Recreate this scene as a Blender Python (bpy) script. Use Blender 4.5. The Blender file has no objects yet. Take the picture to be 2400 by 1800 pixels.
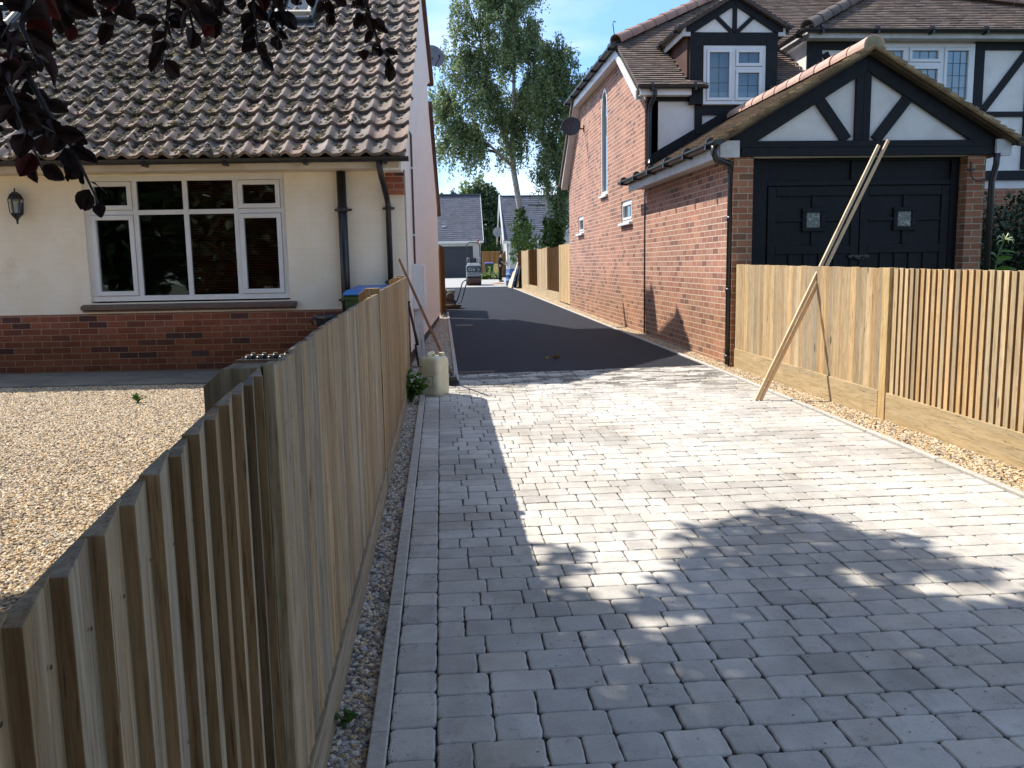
import bpy, math, random
import numpy as np
from mathutils import Vector, Matrix, Quaternion, noise as mn
random.seed(7)
PI = math.pi
SC = bpy.context.scene
COL = SC.collection

# ---------------------------------------------------------------- camera
RT = ((0.9964780, -0.0285578, 0.0788422), (-0.0820238, -0.1365426, 0.9872326), (-0.0174279, -0.9902225, -0.1384041))
cam = bpy.data.cameras.new('camera'); camo = bpy.data.objects.new('camera', cam); COL.objects.link(camo)
cam.sensor_width = 36; cam.lens = 2010 / 2400 * 36; cam.clip_start = .05; cam.clip_end = 3000
m = Matrix.Identity(4)
for r in range(3):
    m[r][0] = RT[r][0]; m[r][1] = -RT[r][1]; m[r][2] = -RT[r][2]
m[2][3] = 1.345
camo.matrix_world = m
SC.camera = camo

# ---------------------------------------------------------------- light
SUN = Vector((-.64, .475, 1.0)).normalized()
ELEV = math.asin(SUN.z); AZ = math.atan2(SUN.x, SUN.y)
w = bpy.data.worlds.new('World'); SC.world = w; w.use_nodes = True
nt = w.node_tree; nt.nodes.clear()
sky = nt.nodes.new('ShaderNodeTexSky'); sky.sky_type = 'NISHITA'; sky.sun_disc = False
sky.sun_elevation = ELEV; sky.sun_rotation = AZ; sky.air_density = 1.0; sky.dust_density = .1; sky.ozone_density = 1.3
tc = nt.nodes.new('ShaderNodeTexCoord'); mp = nt.nodes.new('ShaderNodeMapping'); mp.inputs['Scale'].default_value = (1.2, 1.2, 5.0)
mp.inputs['Rotation'].default_value = (0, .25, .5)
nz = nt.nodes.new('ShaderNodeTexNoise'); nz.inputs['Scale'].default_value = 2.2; nz.inputs['Detail'].default_value = 9; nz.inputs['Roughness'].default_value = .5
rp = nt.nodes.new('ShaderNodeValToRGB'); rp.color_ramp.elements[0].position = .45; rp.color_ramp.elements[1].position = .76
rp.color_ramp.elements[0].color = (0, 0, 0, 1); rp.color_ramp.elements[1].color = (.75, .75, .75, 1)
mx = nt.nodes.new('ShaderNodeMix'); mx.data_type = 'RGBA'; mx.inputs[7].default_value = (5.4, 5.3, 5.2, 1)
bg = nt.nodes.new('ShaderNodeBackground'); bg.inputs['Strength'].default_value = .15
wo = nt.nodes.new('ShaderNodeOutputWorld')
L = nt.links.new
L(tc.outputs['Generated'], mp.inputs['Vector']); L(mp.outputs['Vector'], nz.inputs['Vector']); L(nz.outputs['Fac'], rp.inputs['Fac'])
L(rp.outputs['Color'], mx.inputs[0]); sz = nt.nodes.new('ShaderNodeSeparateXYZ'); L(tc.outputs['Generated'], sz.inputs[0])
hr_ = nt.nodes.new('ShaderNodeValToRGB'); L(sz.outputs[2], hr_.inputs[0]); he = hr_.color_ramp.elements
he[0].position = 0; he[0].color = (.42, .56, .80, 1); he[1].position = .55; he[1].color = (1, 1, 1, 1); hx = he.new(.22); hx.color = (.50, .66, .92, 1)
hm = nt.nodes.new('ShaderNodeMix'); hm.data_type = 'RGBA'; hm.blend_type = 'MULTIPLY'; hm.inputs[0].default_value = 1; L(sky.outputs['Color'], hm.inputs[6]); L(hr_.outputs[0], hm.inputs[7])
L(hm.outputs[2], mx.inputs[6]); L(mx.outputs[2], bg.inputs['Color']); L(bg.outputs[0], wo.inputs[0])
sl = bpy.data.lights.new('sun', 'SUN'); sl.energy = 3.85; sl.angle = math.radians(.53); sl.color = (1, .95, .87)
so = bpy.data.objects.new('sun', sl); COL.objects.link(so); so.rotation_euler = SUN.to_track_quat('Z', 'Y').to_euler()
vs = SC.view_settings; vs.view_transform = 'Standard'; vs.look = 'None'; vs.exposure = 1.0; vs.gamma = 1

def gz(y): return .0115 * y if y < 10 else .115 + .007 * (min(y, 70) - 10)

# ---------------------------------------------------------------- mesh builder
class MB:
    def __init__(s): s.v = []; s.f = []; s.c = []; s.uv = None
    def add(s, vs, fs, t=(1, 1, 1, 0)):
        o = len(s.v); s.v += [tuple(p) for p in vs]
        s.f += [tuple(i + o for i in f) for f in fs]; s.c += [t] * len(fs)
        return s
    def box(s, x0, x1, y0, y1, z0, z1, t=(1, 1, 1, 0)):
        if x0 > x1: x0, x1 = x1, x0
        if y0 > y1: y0, y1 = y1, y0
        if z0 > z1: z0, z1 = z1, z0
        vs = [(x0, y0, z0), (x1, y0, z0), (x1, y1, z0), (x0, y1, z0), (x0, y0, z1), (x1, y0, z1), (x1, y1, z1), (x0, y1, z1)]
        return s.add(vs, [(0, 3, 2, 1), (4, 5, 6, 7), (0, 1, 5, 4), (1, 2, 6, 5), (2, 3, 7, 6), (3, 0, 4, 7)], t)
    def hexa(s, p, t=(1, 1, 1, 0)):      # 8 points: bottom 4 ccw, top 4 ccw
        return s.add(p, [(0, 3, 2, 1), (4, 5, 6, 7), (0, 1, 5, 4), (1, 2, 6, 5), (2, 3, 7, 6), (3, 0, 4, 7)], t)
    def beam(s, a, b, w_, d_, up=(0, 0, 1), t=(1, 1, 1, 0)):   # box from a to b, w across, d along up
        a = Vector(a); b = Vector(b); z = (b - a).normalized(); u = Vector(up); x = z.cross(u)
        if x.length < 1e-4: x = z.cross(Vector((1, 0, 0)))
        x.normalize(); y = x.cross(z).normalized(); x = x * w_ / 2; y = y * d_ / 2
        return s.hexa([a - x - y, a + x - y, a + x + y, a - x + y, b - x - y, b + x - y, b + x + y, b - x + y], t)
    def prism(s, poly, vec, t=(1, 1, 1, 0)):
        n = len(poly); vec = Vector(vec); p = [Vector(q) for q in poly]
        fs = [tuple(range(n))[::-1], tuple(range(n, 2 * n))] + [(i, (i + 1) % n, n + (i + 1) % n, n + i) for i in range(n)]
        return s.add(p + [q + vec for q in p], fs, t)
    def tube(s, pts, r, n=8, t=(1, 1, 1, 0), cap=True):
        pts = [Vector(p) for p in pts]; rs = r if isinstance(r, (list, tuple)) else [r] * len(pts)
        vs = []; up = None
        for i, p in enumerate(pts):
            d = (pts[min(i + 1, len(pts) - 1)] - pts[max(i - 1, 0)]).normalized()
            if up is None:
                up = d.orthogonal().normalized()
            else:
                up = (up - d * up.dot(d));
                up = up.normalized() if up.length > 1e-5 else d.orthogonal().normalized()
            b = d.cross(up)
            for k in range(n):
                a = 2 * PI * k / n; vs.append(p + (up * math.cos(a) + b * math.sin(a)) * rs[i])
        fs = []
        for i in range(len(pts) - 1):
            for k in range(n):
                k2 = (k + 1) % n; fs.append((i * n + k, i * n + k2, (i + 1) * n + k2, (i + 1) * n + k))
        if cap: fs += [tuple(range(n))[::-1], tuple((len(pts) - 1) * n + k for k in range(n))]
        return s.add(vs, fs, t)
    def lathe(s, prof, c=(0, 0, 0), n=20, t=(1, 1, 1, 0), cap=True):
        vs = [(c[0] + r * math.cos(2 * PI * k / n), c[1] + r * math.sin(2 * PI * k / n), c[2] + z) for r, z in prof for k in range(n)]
        fs = [(i * n + k, i * n + (k + 1) % n, (i + 1) * n + (k + 1) % n, (i + 1) * n + k) for i in range(len(prof) - 1) for k in range(n)]
        if cap: fs += [tuple(range(n))[::-1], tuple((len(prof) - 1) * n + k for k in range(n))]
        return s.add(vs, fs, t)
    def build(s, name, mat, parent=None, smooth=False, bevel=0, loc=None):
        me = bpy.data.meshes.new(name); me.from_pydata(s.v, [], s.f)
        nl = len(me.loops)
        cnt = np.array([len(f) for f in s.f]); fc = np.repeat(np.array(s.c, dtype=np.float32), cnt, axis=0)
        at = me.color_attributes.new('tint', 'FLOAT_COLOR', 'CORNER'); at.data.foreach_set('color', fc.ravel())
        me.update()
        nrm = np.zeros(len(me.polygons) * 3, dtype=np.float32); me.polygons.foreach_get('normal', nrm); nrm = np.abs(nrm.reshape(-1, 3))
        co = np.zeros(len(me.vertices) * 3, dtype=np.float32); me.vertices.foreach_get('co', co); co = co.reshape(-1, 3)
        li = np.zeros(nl, dtype=np.int32); me.loops.foreach_get('vertex_index', li)
        lc = co[li]; ax = np.repeat(nrm.argmax(1), cnt)
        uv = np.where((ax == 0)[:, None], lc[:, [1, 2]], np.where((ax == 1)[:, None], lc[:, [0, 2]], lc[:, [0, 1]]))
        ul = me.uv_layers.new(name='uv'); ul.data.foreach_set('uv', uv.astype(np.float32).ravel())
        if smooth: me.polygons.foreach_set('use_smooth', np.ones(len(me.polygons), dtype=bool))
        me.materials.append(mat)
        o = bpy.data.objects.new(name, me); COL.objects.link(o)
        if parent: o.parent = parent
        if loc: o.location = loc
        if bevel:
            b = o.modifiers.new('bevel', 'BEVEL'); b.width = bevel; b.segments = 2; b.limit_method = 'ANGLE'; b.angle_limit = .7
        return o

def tag(o, label=None, cat=None, group=None, kind=None):
    if label: o['label'] = label
    if cat: o['category'] = cat
    if group: o['group'] = group
    if kind: o['kind'] = kind
    return o
def thing(name, label, cat, loc=(0, 0, 0), rz=0, group=None):
    o = bpy.data.objects.new(name, None); COL.objects.link(o); o.location = loc; o.rotation_euler = (0, 0, rz)
    o.empty_display_size = .2
    return tag(o, label, cat, group)
def struct(mb, name, mat, **k): return tag(mb.build(name, mat, **k), kind='structure')
def copy_tree(o, parent=None):
    c = o.copy(); COL.objects.link(c); c.parent = parent
    for ch in list(o.children): copy_tree(ch, c)
    return c

# ---------------------------------------------------------------- materials
def newmat(name):
    mt = bpy.data.materials.new(name); mt.use_nodes = True; n = mt.node_tree
    return mt, n, n.nodes['Principled BSDF'], n.nodes.new, n.links.new
def mixc(n, a, b, fac, mode='MIX'):
    x = n.nodes.new('ShaderNodeMix'); x.data_type = 'RGBA'; x.blend_type = mode
    for s, v in ((0, fac), (6, a), (7, b)):
        if isinstance(v, bpy.types.NodeSocket): n.links.new(v, x.inputs[s])
        elif s == 0: x.inputs[0].default_value = v
        else: x.inputs[s].default_value = (*v[:3], 1)
    return x.outputs[2]
def mathn(n, op, a, b=0., clamp=False):
    x = n.nodes.new('ShaderNodeMath'); x.operation = op; x.use_clamp = clamp
    for s, v in ((0, a), (1, b)):
        if isinstance(v, bpy.types.NodeSocket): n.links.new(v, x.inputs[s])
        else: x.inputs[s].default_value = v
    return x.outputs[0]
def step(n, v, lo, hi):
    x = n.nodes.new('ShaderNodeMapRange'); x.interpolation_type = 'SMOOTHSTEP'
    n.links.new(v, x.inputs[0]); x.inputs[1].default_value = lo; x.inputs[2].default_value = hi
    return x.outputs[0]
def noisen(n, vec, scale, det=4, rough=.55, dist=0, out='Fac'):
    x = n.nodes.new('ShaderNodeTexNoise'); x.inputs['Scale'].default_value = scale; x.inputs['Detail'].default_value = det
    x.inputs['Roughness'].default_value = rough; x.inputs['Distortion'].default_value = dist
    if vec is not None: n.links.new(vec, x.inputs['Vector'])
    return x.outputs[out]
def mapped(n, sock, sc=(1, 1, 1), off=None):
    x = n.nodes.new('ShaderNodeMapping'); x.inputs['Scale'].default_value = sc; n.links.new(sock, x.inputs['Vector'])
    if off is not None:
        cb = n.nodes.new('ShaderNodeCombineXYZ')
        for i in range(3): n.links.new(off, cb.inputs[i])
        n.links.new(cb.outputs[0], x.inputs['Location'])
    return x.outputs[0]
def bump(n, bsdf, h, strength=.3, dist=.01):
    x = n.nodes.new('ShaderNodeBump'); x.inputs['Strength'].default_value = strength; x.inputs['Distance'].default_value = dist
    n.links.new(h, x.inputs['Height']); n.links.new(x.outputs[0], bsdf.inputs['Normal'])
def tintn(n):
    x = n.nodes.new('ShaderNodeAttribute'); x.attribute_name = 'tint'; return x.outputs['Color'], x.outputs['Alpha']
def objc(n): return n.nodes.new('ShaderNodeTexCoord').outputs['Object']

def plain(name, c1, c2=None, scale=8, rough=.6, bmp=.0, bs=60, metal=0, spec=None, tint=True, stretch=(1, 1, 1), lo=.35, hi=.65):
    mt, n, b, N, K = newmat(name); v = mapped(n, objc(n), stretch)
    c2 = c2 or tuple(x * .8 for x in c1)
    f = step(n, noisen(n, v, scale, 5, .6), lo, hi); c = mixc(n, c1, c2, f)
    if tint: c = mixc(n, c, tintn(n)[0], 1, 'MULTIPLY')
    K(c, b.inputs['Base Color']); b.inputs['Roughness'].default_value = rough; b.inputs['Metallic'].default_value = metal
    if spec is not None: b.inputs['Specular IOR Level'].default_value = spec
    if bmp: bump(n, b, noisen(n, v, bs, 5, .6), bmp, .01)
    return mt

def wood(name, ca, cb, cc, axis='z', rough=.75, knots=1.):
    mt, n, b, N, K = newmat(name); t, s = tintn(n); s50 = mathn(n, 'MULTIPLY', s, 37.)
    sc = {'z': (1, 1, .06), 'y': (1, .06, 1), 'x': (.06, 1, 1)}[axis]; sk = {'z': (1, 1, .35), 'y': (1, .35, 1), 'x': (.35, 1, 1)}[axis]
    v = mapped(n, objc(n), sc, s50); vk = mapped(n, objc(n), sk, s50)
    g = noisen(n, v, 34, 6, .62, .6); g2 = noisen(n, v, 150, 4, .6, .3); big = noisen(n, v, 7, 3, .5, .8)
    c = mixc(n, ca, cb, step(n, g, .38, .62)); c = mixc(n, c, cc, mathn(n, 'MULTIPLY', step(n, big, .48, .72), .75))
    c = mixc(n, c, (.30, .25, .20), mathn(n, 'MULTIPLY', step(n, g2, .48, .72), .6), 'MULTIPLY'); g3 = noisen(n, v, 60, 3, .7, 1.2); c = mixc(n, c, (.16, .13, .11), mathn(n, 'MULTIPLY', step(n, g3, .62, .70), .7), 'MULTIPLY')
    vo = N('ShaderNodeTexVoronoi'); vo.inputs['Scale'].default_value = 4.2; K(vk, vo.inputs['Vector'])
    kn = mathn(n, 'MULTIPLY', step(n, vo.outputs['Distance'], .085, .03), .8 * knots)
    c = mixc(n, c, (.06, .035, .02), kn)
    c = mixc(n, c, t, 1, 'MULTIPLY')
    K(c, b.inputs['Base Color']); b.inputs['Roughness'].default_value = rough; b.inputs['Specular IOR Level'].default_value = .25
    bump(n, b, mathn(n, 'ADD', g, g2), .35, .004)
    return mt

def brick(name, c1, c2, cm, bw=.225, bh=.075, ms=.010, rough=.85, stain=None, painted=False, dark=(.05, .035, .04), dk=.25):
    mt, n, b, N, K = newmat(name)
    u = N('ShaderNodeUVMap'); u.uv_map = 'uv'
    wob = N('ShaderNodeTexNoise'); wob.inputs['Scale'].default_value = 9; K(u.outputs[0], wob.inputs['Vector'])
    vm = N('ShaderNodeVectorMath'); vm.operation = 'MULTIPLY_ADD'; K(wob.outputs['Color'], vm.inputs[0]); vm.inputs[1].default_value = (.006, .006, 0); K(u.outputs[0], vm.inputs[2])
    br = N('ShaderNodeTexBrick'); K(vm.outputs[0], br.inputs['Vector']); br.inputs['Scale'].default_value = 1
    br.inputs['Brick Width'].default_value = bw; br.inputs['Row Height'].default_value = bh; br.inputs['Mortar Size'].default_value = ms / 2
    br.inputs['Mortar Smooth'].default_value = .25; br.inputs['Bias'].default_value = -.1
    br.inputs['Color1'].default_value = (0, 0, 0, 1); br.inputs['Color2'].default_value = (1, 1, 1, 1); br.inputs['Mortar'].default_value = (.5, .5, .5, 1)
    rnd = br.outputs['Color']; mort = br.outputs['Fac']
    o = objc(n)
    if painted:
        c = mixc(n, c1, c2, step(n, noisen(n, o, 3, 5), .4, .65))
        c = mixc(n, c, cm, mathn(n, 'MULTIPLY', mort, .09))
        c = mixc(n, c, (.45, .38, .3), mathn(n, 'MULTIPLY', step(n, noisen(n, o, 1.2, 6, .7), .6, .8), .35), 'MULTIPLY')
        h = mathn(n, 'ADD', mathn(n, 'MULTIPLY', mort, -1.), mathn(n, 'MULTIPLY', noisen(n, o, 90, 3), .35))
        K(c, b.inputs['Base Color']); b.inputs['Roughness'].default_value = .7; bump(n, b, h, .28, .004); return mt
    rr = N('ShaderNodeValToRGB'); K(rnd, rr.inputs[0]); e = rr.color_ramp.elements
    e[0].position = 0; e[0].color = (*dark, 1); e[1].position = 1; e[1].color = (*c2, 1)
    x = e.new(dk * .5); x.color = (*[(d * .5 + q * .5) for d, q in zip(dark, c1)], 1); x = e.new(dk); x.color = (*c1, 1); x = e.new(.6); x.color = (*[(d * .4 + q * .6) for d, q in zip(c1, c2)], 1)
    c = mixc(n, rr.outputs[0], (.35, .3, .28), mathn(n, 'MULTIPLY', step(n, noisen(n, o, 26, 5, .7), .45, .75), .5), 'MULTIPLY')
    c = mixc(n, c, (1.25, 1.2, 1.15), step(n, noisen(n, o, 1.1, 3), .4, .65), 'MULTIPLY')
    c = mixc(n, c, cm, mort)
    if stain:
        sx = N('ShaderNodeSeparateXYZ'); K(o, sx.inputs[0])
        hgt = mathn(n, 'ADD', sx.outputs[2], mathn(n, 'MULTIPLY', noisen(n, o, 2.2, 5), -.6))
        c = mixc(n, c, stain[0], mathn(n, 'MULTIPLY', step(n, hgt, stain[1], stain[2]), .8), 'MULTIPLY')
    K(c, b.inputs['Base Color']); b.inputs['Roughness'].default_value = rough; b.inputs['Specular IOR Level'].default_value = .25
    bump(n, b, mathn(n, 'ADD', mathn(n, 'MULTIPLY', mort, -1.), mathn(n, 'MULTIPLY', noisen(n, o, 120, 4), .4)), .7, .006)
    return mt

def glass(name, col=(.012, .014, .014), rough=.03, spec=.6):
    mt, n, b, N, K = newmat(name); b.inputs['Base Color'].default_value = (*col, 1); b.inputs['Roughness'].default_value = rough
    b.inputs['Specular IOR Level'].default_value = spec; b.inputs['IOR'].default_value = 1.52
    bump(n, b, noisen(n, objc(n), 1.6, 2), .08, .02)
    return mt
def clearglass(name):
    mt, n, b, N, K = newmat(name); n.nodes.remove(b); g = N('ShaderNodeBsdfGlossy'); g.inputs['Roughness'].default_value = .02
    t = N('ShaderNodeBsdfTransparent'); t.inputs[0].default_value = (.8, .84, .82, 1); f = N('ShaderNodeFresnel'); f.inputs[0].default_value = 1.6
    f2 = mathn(n, 'MULTIPLY', f.outputs[0], 1.6, True)
    m_ = N('ShaderNodeMixShader'); K(f2, m_.inputs[0]); K(t.outputs[0], m_.inputs[1]); K(g.outputs[0], m_.inputs[2]); K(m_.outputs[0], n.nodes['Material Output'].inputs[0])
    bp = N('ShaderNodeBump'); bp.inputs['Strength'].default_value = .1; bp.inputs['Distance'].default_value = .02; K(noisen(n, objc(n), 1.6, 2), bp.inputs['Height']); K(bp.outputs[0], g.inputs['Normal'])
    return mt
def leafm(name, c1, c2, rough=.5, trans=.35, spec=.3):
    mt, n, b, N, K = newmat(name); c = mixc(n, c1, c2, step(n, noisen(n, objc(n), 2.2, 3), .35, .65)); c = mixc(n, c, tintn(n)[0], 1, 'MULTIPLY')
    K(c, b.inputs['Base Color']); b.inputs['Roughness'].default_value = rough; b.inputs['Specular IOR Level'].default_value = spec
    t = N('ShaderNodeBsdfTranslucent'); K(c, t.inputs[0]); m_ = N('ShaderNodeMixShader'); m_.inputs[0].default_value = trans
    K(b.outputs[0], m_.inputs[1]); K(t.outputs[0], m_.inputs[2]); K(m_.outputs[0], n.nodes['Material Output'].inputs[0]); return mt

MT = {}
MT['wood_old'] = wood('weathered_wood', (.25, .17, .09), (.37, .28, .17), (.23, .19, .14))
MT['wood_new'] = wood('golden_wood', (.41, .275, .135), (.52, .37, .20), (.32, .26, .18))
MT['wood_new_h'] = wood('golden_board', (.40, .29, .145), (.49, .365, .20), (.35, .28, .17), 'y', knots=.8)
MT['wood_old_h'] = wood('weathered_board', (.24, .19, .12), (.33, .28, .2), (.2, .17, .13), 'y', knots=.6)
MT['pine'] = wood('fresh_pine', (.66, .47, .27), (.74, .57, .36), (.62, .42, .24), 'z', .6, .6)
MT['black_wood'] = plain('black_timber', (.0045, .0048, .006), (.009, .009, .010), 12, .55, .3, 60, spec=.25)
MT['render_white'] = plain('white_render', (.78, .75, .69), (.68, .655, .60), 2.5, .85, .25, 90)
MT['upvc'] = plain('white_plastic_frame', (.72, .72, .70), (.66, .66, .64), 3, .35)
MT['upvc_old'] = plain('white_painted_board', (.60, .60, .585), (.50, .50, .48), 6, .6, .1)
MT['cream_brick'] = brick('cream_painted_brick', (.82, .72, .55), (.85, .77, .62), (.5, .42, .3), painted=True)
MT['cream_render'] = brick('cream_painted_gable', (.80, .755, .66), (.84, .80, .71), (.62, .56, .48), painted=True)
MT['plinth_brick'] = brick('dark_red_brick', (.22, .066, .038), (.33, .115, .065), (.38, .27, .17), stain=((.6, .55, .38), .62, .1), dark=(.10, .045, .04), dk=.14)
MT['red_brick'] = brick('orange_red_brick', (.33, .155, .11), (.42, .225, .16), (.60, .49, .37), ms=.013, stain=((.78, .74, .58), 1.1, .15), dark=(.21, .11, .09), dk=.12)
MT['pier_brick'] = brick('brown_red_brick', (.27, .11, .06), (.36, .17, .095), (.42, .36, .25), ms=.012, dark=(.19, .10, .06), dk=.15)
MT['black_plastic'] = plain('black_plastic', (.012, .012, .013), (.02, .02, .02), 20, .35, spec=.5)
MT['glass_dark'] = glass('dark_glass'); MT['glass'] = clearglass('window_glass')
MT['lead_grey'] = plain('lead_grey', (.05, .052, .055), (.08, .08, .085), 15, .5)
MT['concrete'] = plain('pale_concrete', (.50, .46, .40), (.40, .37, .32), 30, .9, .4, 200)
MT['path_conc'] = plain('path_concrete', (.22, .19, .15), (.15, .13, .10), 3, .95, .5, 150)
MT['white_conc'] = plain('forecourt_concrete', (.35, .34, .32), (.29, .285, .27), 4, .9, .2, 150)
# ================================================================ THE GROUND
def sheet(mb, x0, x1, ys, dz, t=(1, 1, 1, 0)):
    vs = []; fs = []
    for y in ys: vs += [(x0, y, gz(y) + dz), (x1, y, gz(y) + dz)]
    for i in range(len(ys) - 1): fs.append((2 * i, 2 * i + 1, 2 * i + 3, 2 * i + 2))
    mb.add(vs, fs, t)
gm = plain('earth_and_grass', (.05, .065, .022), (.10, .085, .05), .6, .95, .5, 40)
g = MB(); sheet(g, -600, 600, [-300, 0, 10, 70, 900], -.09); struct(g, 'ground', gm)
# bed under the blocks: dark jointing grit
gritm, n, b_, N, K = newmat('jointing_grit')
K(mixc(n, (.022, .019, .016), (.16, .145, .12), step(n, noisen(n, objc(n), 260, 3, .7), .5, .72)), b_.inputs['Base Color']); b_.inputs['Roughness'].default_value = .95
bump(n, b_, noisen(n, objc(n), 300, 3), .9, .006)
g = MB(); sheet(g, -.20, 3.12, [-3, 0, 9.9], -.009); struct(g, 'paving_bed', gritm)

# concrete blocks, every one its own rounded, worn outline
pm, n, b_, N, K = newmat('concrete_blocks')
o = objc(n); t, s = tintn(n)
c = mixc(n, (.49, .455, .405), (.58, .54, .48), step(n, noisen(n, mapped(n, o, (1, 1, 1), mathn(n, 'MULTIPLY', s, 9.)), 7, 4, .6), .35, .65))
c = mixc(n, c, (.72, .72, .73), step(n, noisen(n, o, 170, 4, .75), .5, .7), 'MULTIPLY')
vo = N('ShaderNodeTexVoronoi'); vo.inputs['Scale'].default_value = 13; K(o, vo.inputs['Vector'])
c = mixc(n, c, (.06, .055, .05), mathn(n, 'MULTIPLY', step(n, vo.outputs['Distance'], .075, .035), .85))
# wet and stained patches by the asphalt edge
sx = N('ShaderNodeSeparateXYZ'); K(o, sx.inputs[0])
st = noisen(n, mapped(n, o, (1.0, 2.4, 1)), 2.6, 5, .65, .5)
zone = mathn(n, 'MULTIPLY', step(n, sx.outputs[1], 7.7, 8.9), 1.)
pat = mathn(n, 'MULTIPLY', step(n, st, .50, .53), zone)
c = mixc(n, c, (.24, .23, .21), mathn(n, 'MULTIPLY', pat, .85), 'MULTIPLY')
c = mixc(n, c, (.80, .79, .77), step(n, noisen(n, o, .9, 3), .45, .6), 'MULTIPLY'); c = mixc(n, c, (.74, .72, .68), mathn(n, 'MULTIPLY', step(n, noisen(n, mapped(n, o, (2.2, .5, 1)), 1.3, 5, .65), .50, .62), .4), 'MULTIPLY'); c = mixc(n, c, (.70, .69, .66), step(n, noisen(n, o, 18, 5, .75), .56, .72), 'MULTIPLY')
c = mixc(n, c, t, 1, 'MULTIPLY'); K(c, b_.inputs['Base Color']); b_.inputs['Roughness'].default_value = .82; b_.inputs['Specular IOR Level'].default_value = .35
bump(n, b_, mathn(n, 'ADD', noisen(n, o, 220, 4, .7), mathn(n, 'MULTIPLY', noisen(n, o, 40, 3), 1.)), .45, .003)
rb = random.Random(3)
def block(mb, x0, x1, y0, y1, cut=None):
    r = .008 + rb.random() * .010; g_ = rb.uniform(.0014, .0028); x0 += g_ * rb.uniform(.6, 1.8); x1 -= g_; y0 += g_; y1 -= g_
    pts = []
    cs = ((x1, y0, -PI / 2), (x1, y1, 0), (x0, y1, PI / 2), (x0, y0, PI))
    for i, (cx, cy, a0) in enumerate(cs):
        ccx = cx - r if cx == x1 else cx + r; ccy = cy - r if cy == y1 else cy + r
        for k in range(3): pts.append((ccx + r * math.cos(a0 + k * PI / 4), ccy + r * math.sin(a0 + k * PI / 4)))
        nx, ny, _ = cs[(i + 1) % 4]
        for k in (.3, .5, .7): pts.append((cx + (nx - cx) * k, cy + (ny - cy) * k))
    j = [(rb.uniform(-.0024, .0024), rb.uniform(-.0024, .0024)) for _ in pts]
    pts = [(p[0] + q[0], p[1] + q[1]) for p, q in zip(pts, j)]
    if cut: pts = [(p[0], min(p[1], cut(p[0]))) for p in pts]
    mx_, my_ = (x0 + x1) / 2, (y0 + y1) / 2; lx, ly = (x1 - x0) / 2, (y1 - y0) / 2
    tx, ty, dz = rb.uniform(-.007, .007), rb.uniform(-.009, .009), rb.uniform(-.0016, .0016)
    def Z(x, y): return gz(y) + dz + (x - mx_) * tx + (y - my_) * ty
    ins = lambda p, d: (mx_ + (p[0] - mx_) * (1 - d / lx), my_ + (p[1] - my_) * (1 - d / ly))
    k = len(pts); vs = []
    for d, h in ((.006, 0), (.002, -.0015), (0, -.005), (0, -.014)):
        for p in pts:
            q = ins(p, d); vs.append((*q, Z(*q) + h))
    fs = [tuple(range(k))] + [(a * k + i, (a + 1) * k + i, (a + 1) * k + (i + 1) % k, a * k + (i + 1) % k) for a in range(3) for i in range(k)]
    v = rb.gauss(1, .055); q = rb.random()
    tn = (v * 1.02, v * 1.0, v * .97) if q < .16 else ((v * .97, v * .99, v * 1.01) if q < .35 else (v, v, v))
    if q > .93: tn = tuple(a * .86 for a in tn)
    mb.add(vs, fs, (*tn, rb.random()))
g = MB()
cutf = lambda x: 9.70 + (x - .16) * .072
RP = .1345; y = -2.2
while y < 9.95:
    x = -.05
    while x < 3.095:
        wd = rb.choice((.101, .134, .134, .134, .168, .168, .201))
        if 3.095 - (x + wd) < .07: wd = 3.095 - x
        if y < cutf(x + wd / 2) - .04: block(g, x, x + wd, y, y + RP, cutf)
        x += wd
    y += RP
y = -2.2
while y < 8.93:
    wd = rb.choice((.101, .134, .168, .201)); block(g, -.184, -.05, y, min(y + wd, 8.95)); y += wd
struct(g, 'driveway_paving', pm)

# asphalt
am, n, b_, N, K = newmat('asphalt'); o = objc(n)
c = mixc(n, (.009, .0105, .015), (.017, .019, .026), step(n, noisen(n, o, 240, 3, .8), .42, .62))
c = mixc(n, c, (1.3, 1.32, 1.34), step(n, noisen(n, mapped(n, o, (1, .35, 1)), 1.1, 5, .6), .45, .7), 'MULTIPLY')
scr = step(n, noisen(n, mapped(n, o, (1.2, 3, 1)), 3.4, 6, .75, 1.), .70, .76)
c = mixc(n, c, (.16, .155, .15), mathn(n, 'MULTIPLY', scr, .5))
K(c, b_.inputs['Base Color']); b_.inputs['Roughness'].default_value = .75; b_.inputs['Specular IOR Level'].default_value = .2
bump(n, b_, noisen(n, o, 260, 4, .7), .8, .006)
g = MB(); vs = []; fs = []
ys = [9.7, 12, 16, 20, 24, 28, 32, 36, 40]
for i, y in enumerate(ys):
    if i == 0: vs += [(.165, 9.705, gz(9.7) - .003), (3.105, 9.915, gz(9.9) - .003)]
    else: vs += [(.165 if y < 21.5 else -1.6, y, gz(y) - .003), (3.105 - (.15 if y > 37 else 0), y, gz(y) - .003)]
for i in range(len(ys) - 1): fs.append((2 * i, 2 * i + 1, 2 * i + 3, 2 * i + 2))
g.add(vs, fs); struct(g, 'asphalt_drive', am)
g = MB(); sheet(g, -9, 9.5, [40.0, 50, 63], -.004); struct(g, 'forecourt', MT['white_conc'])
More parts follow.
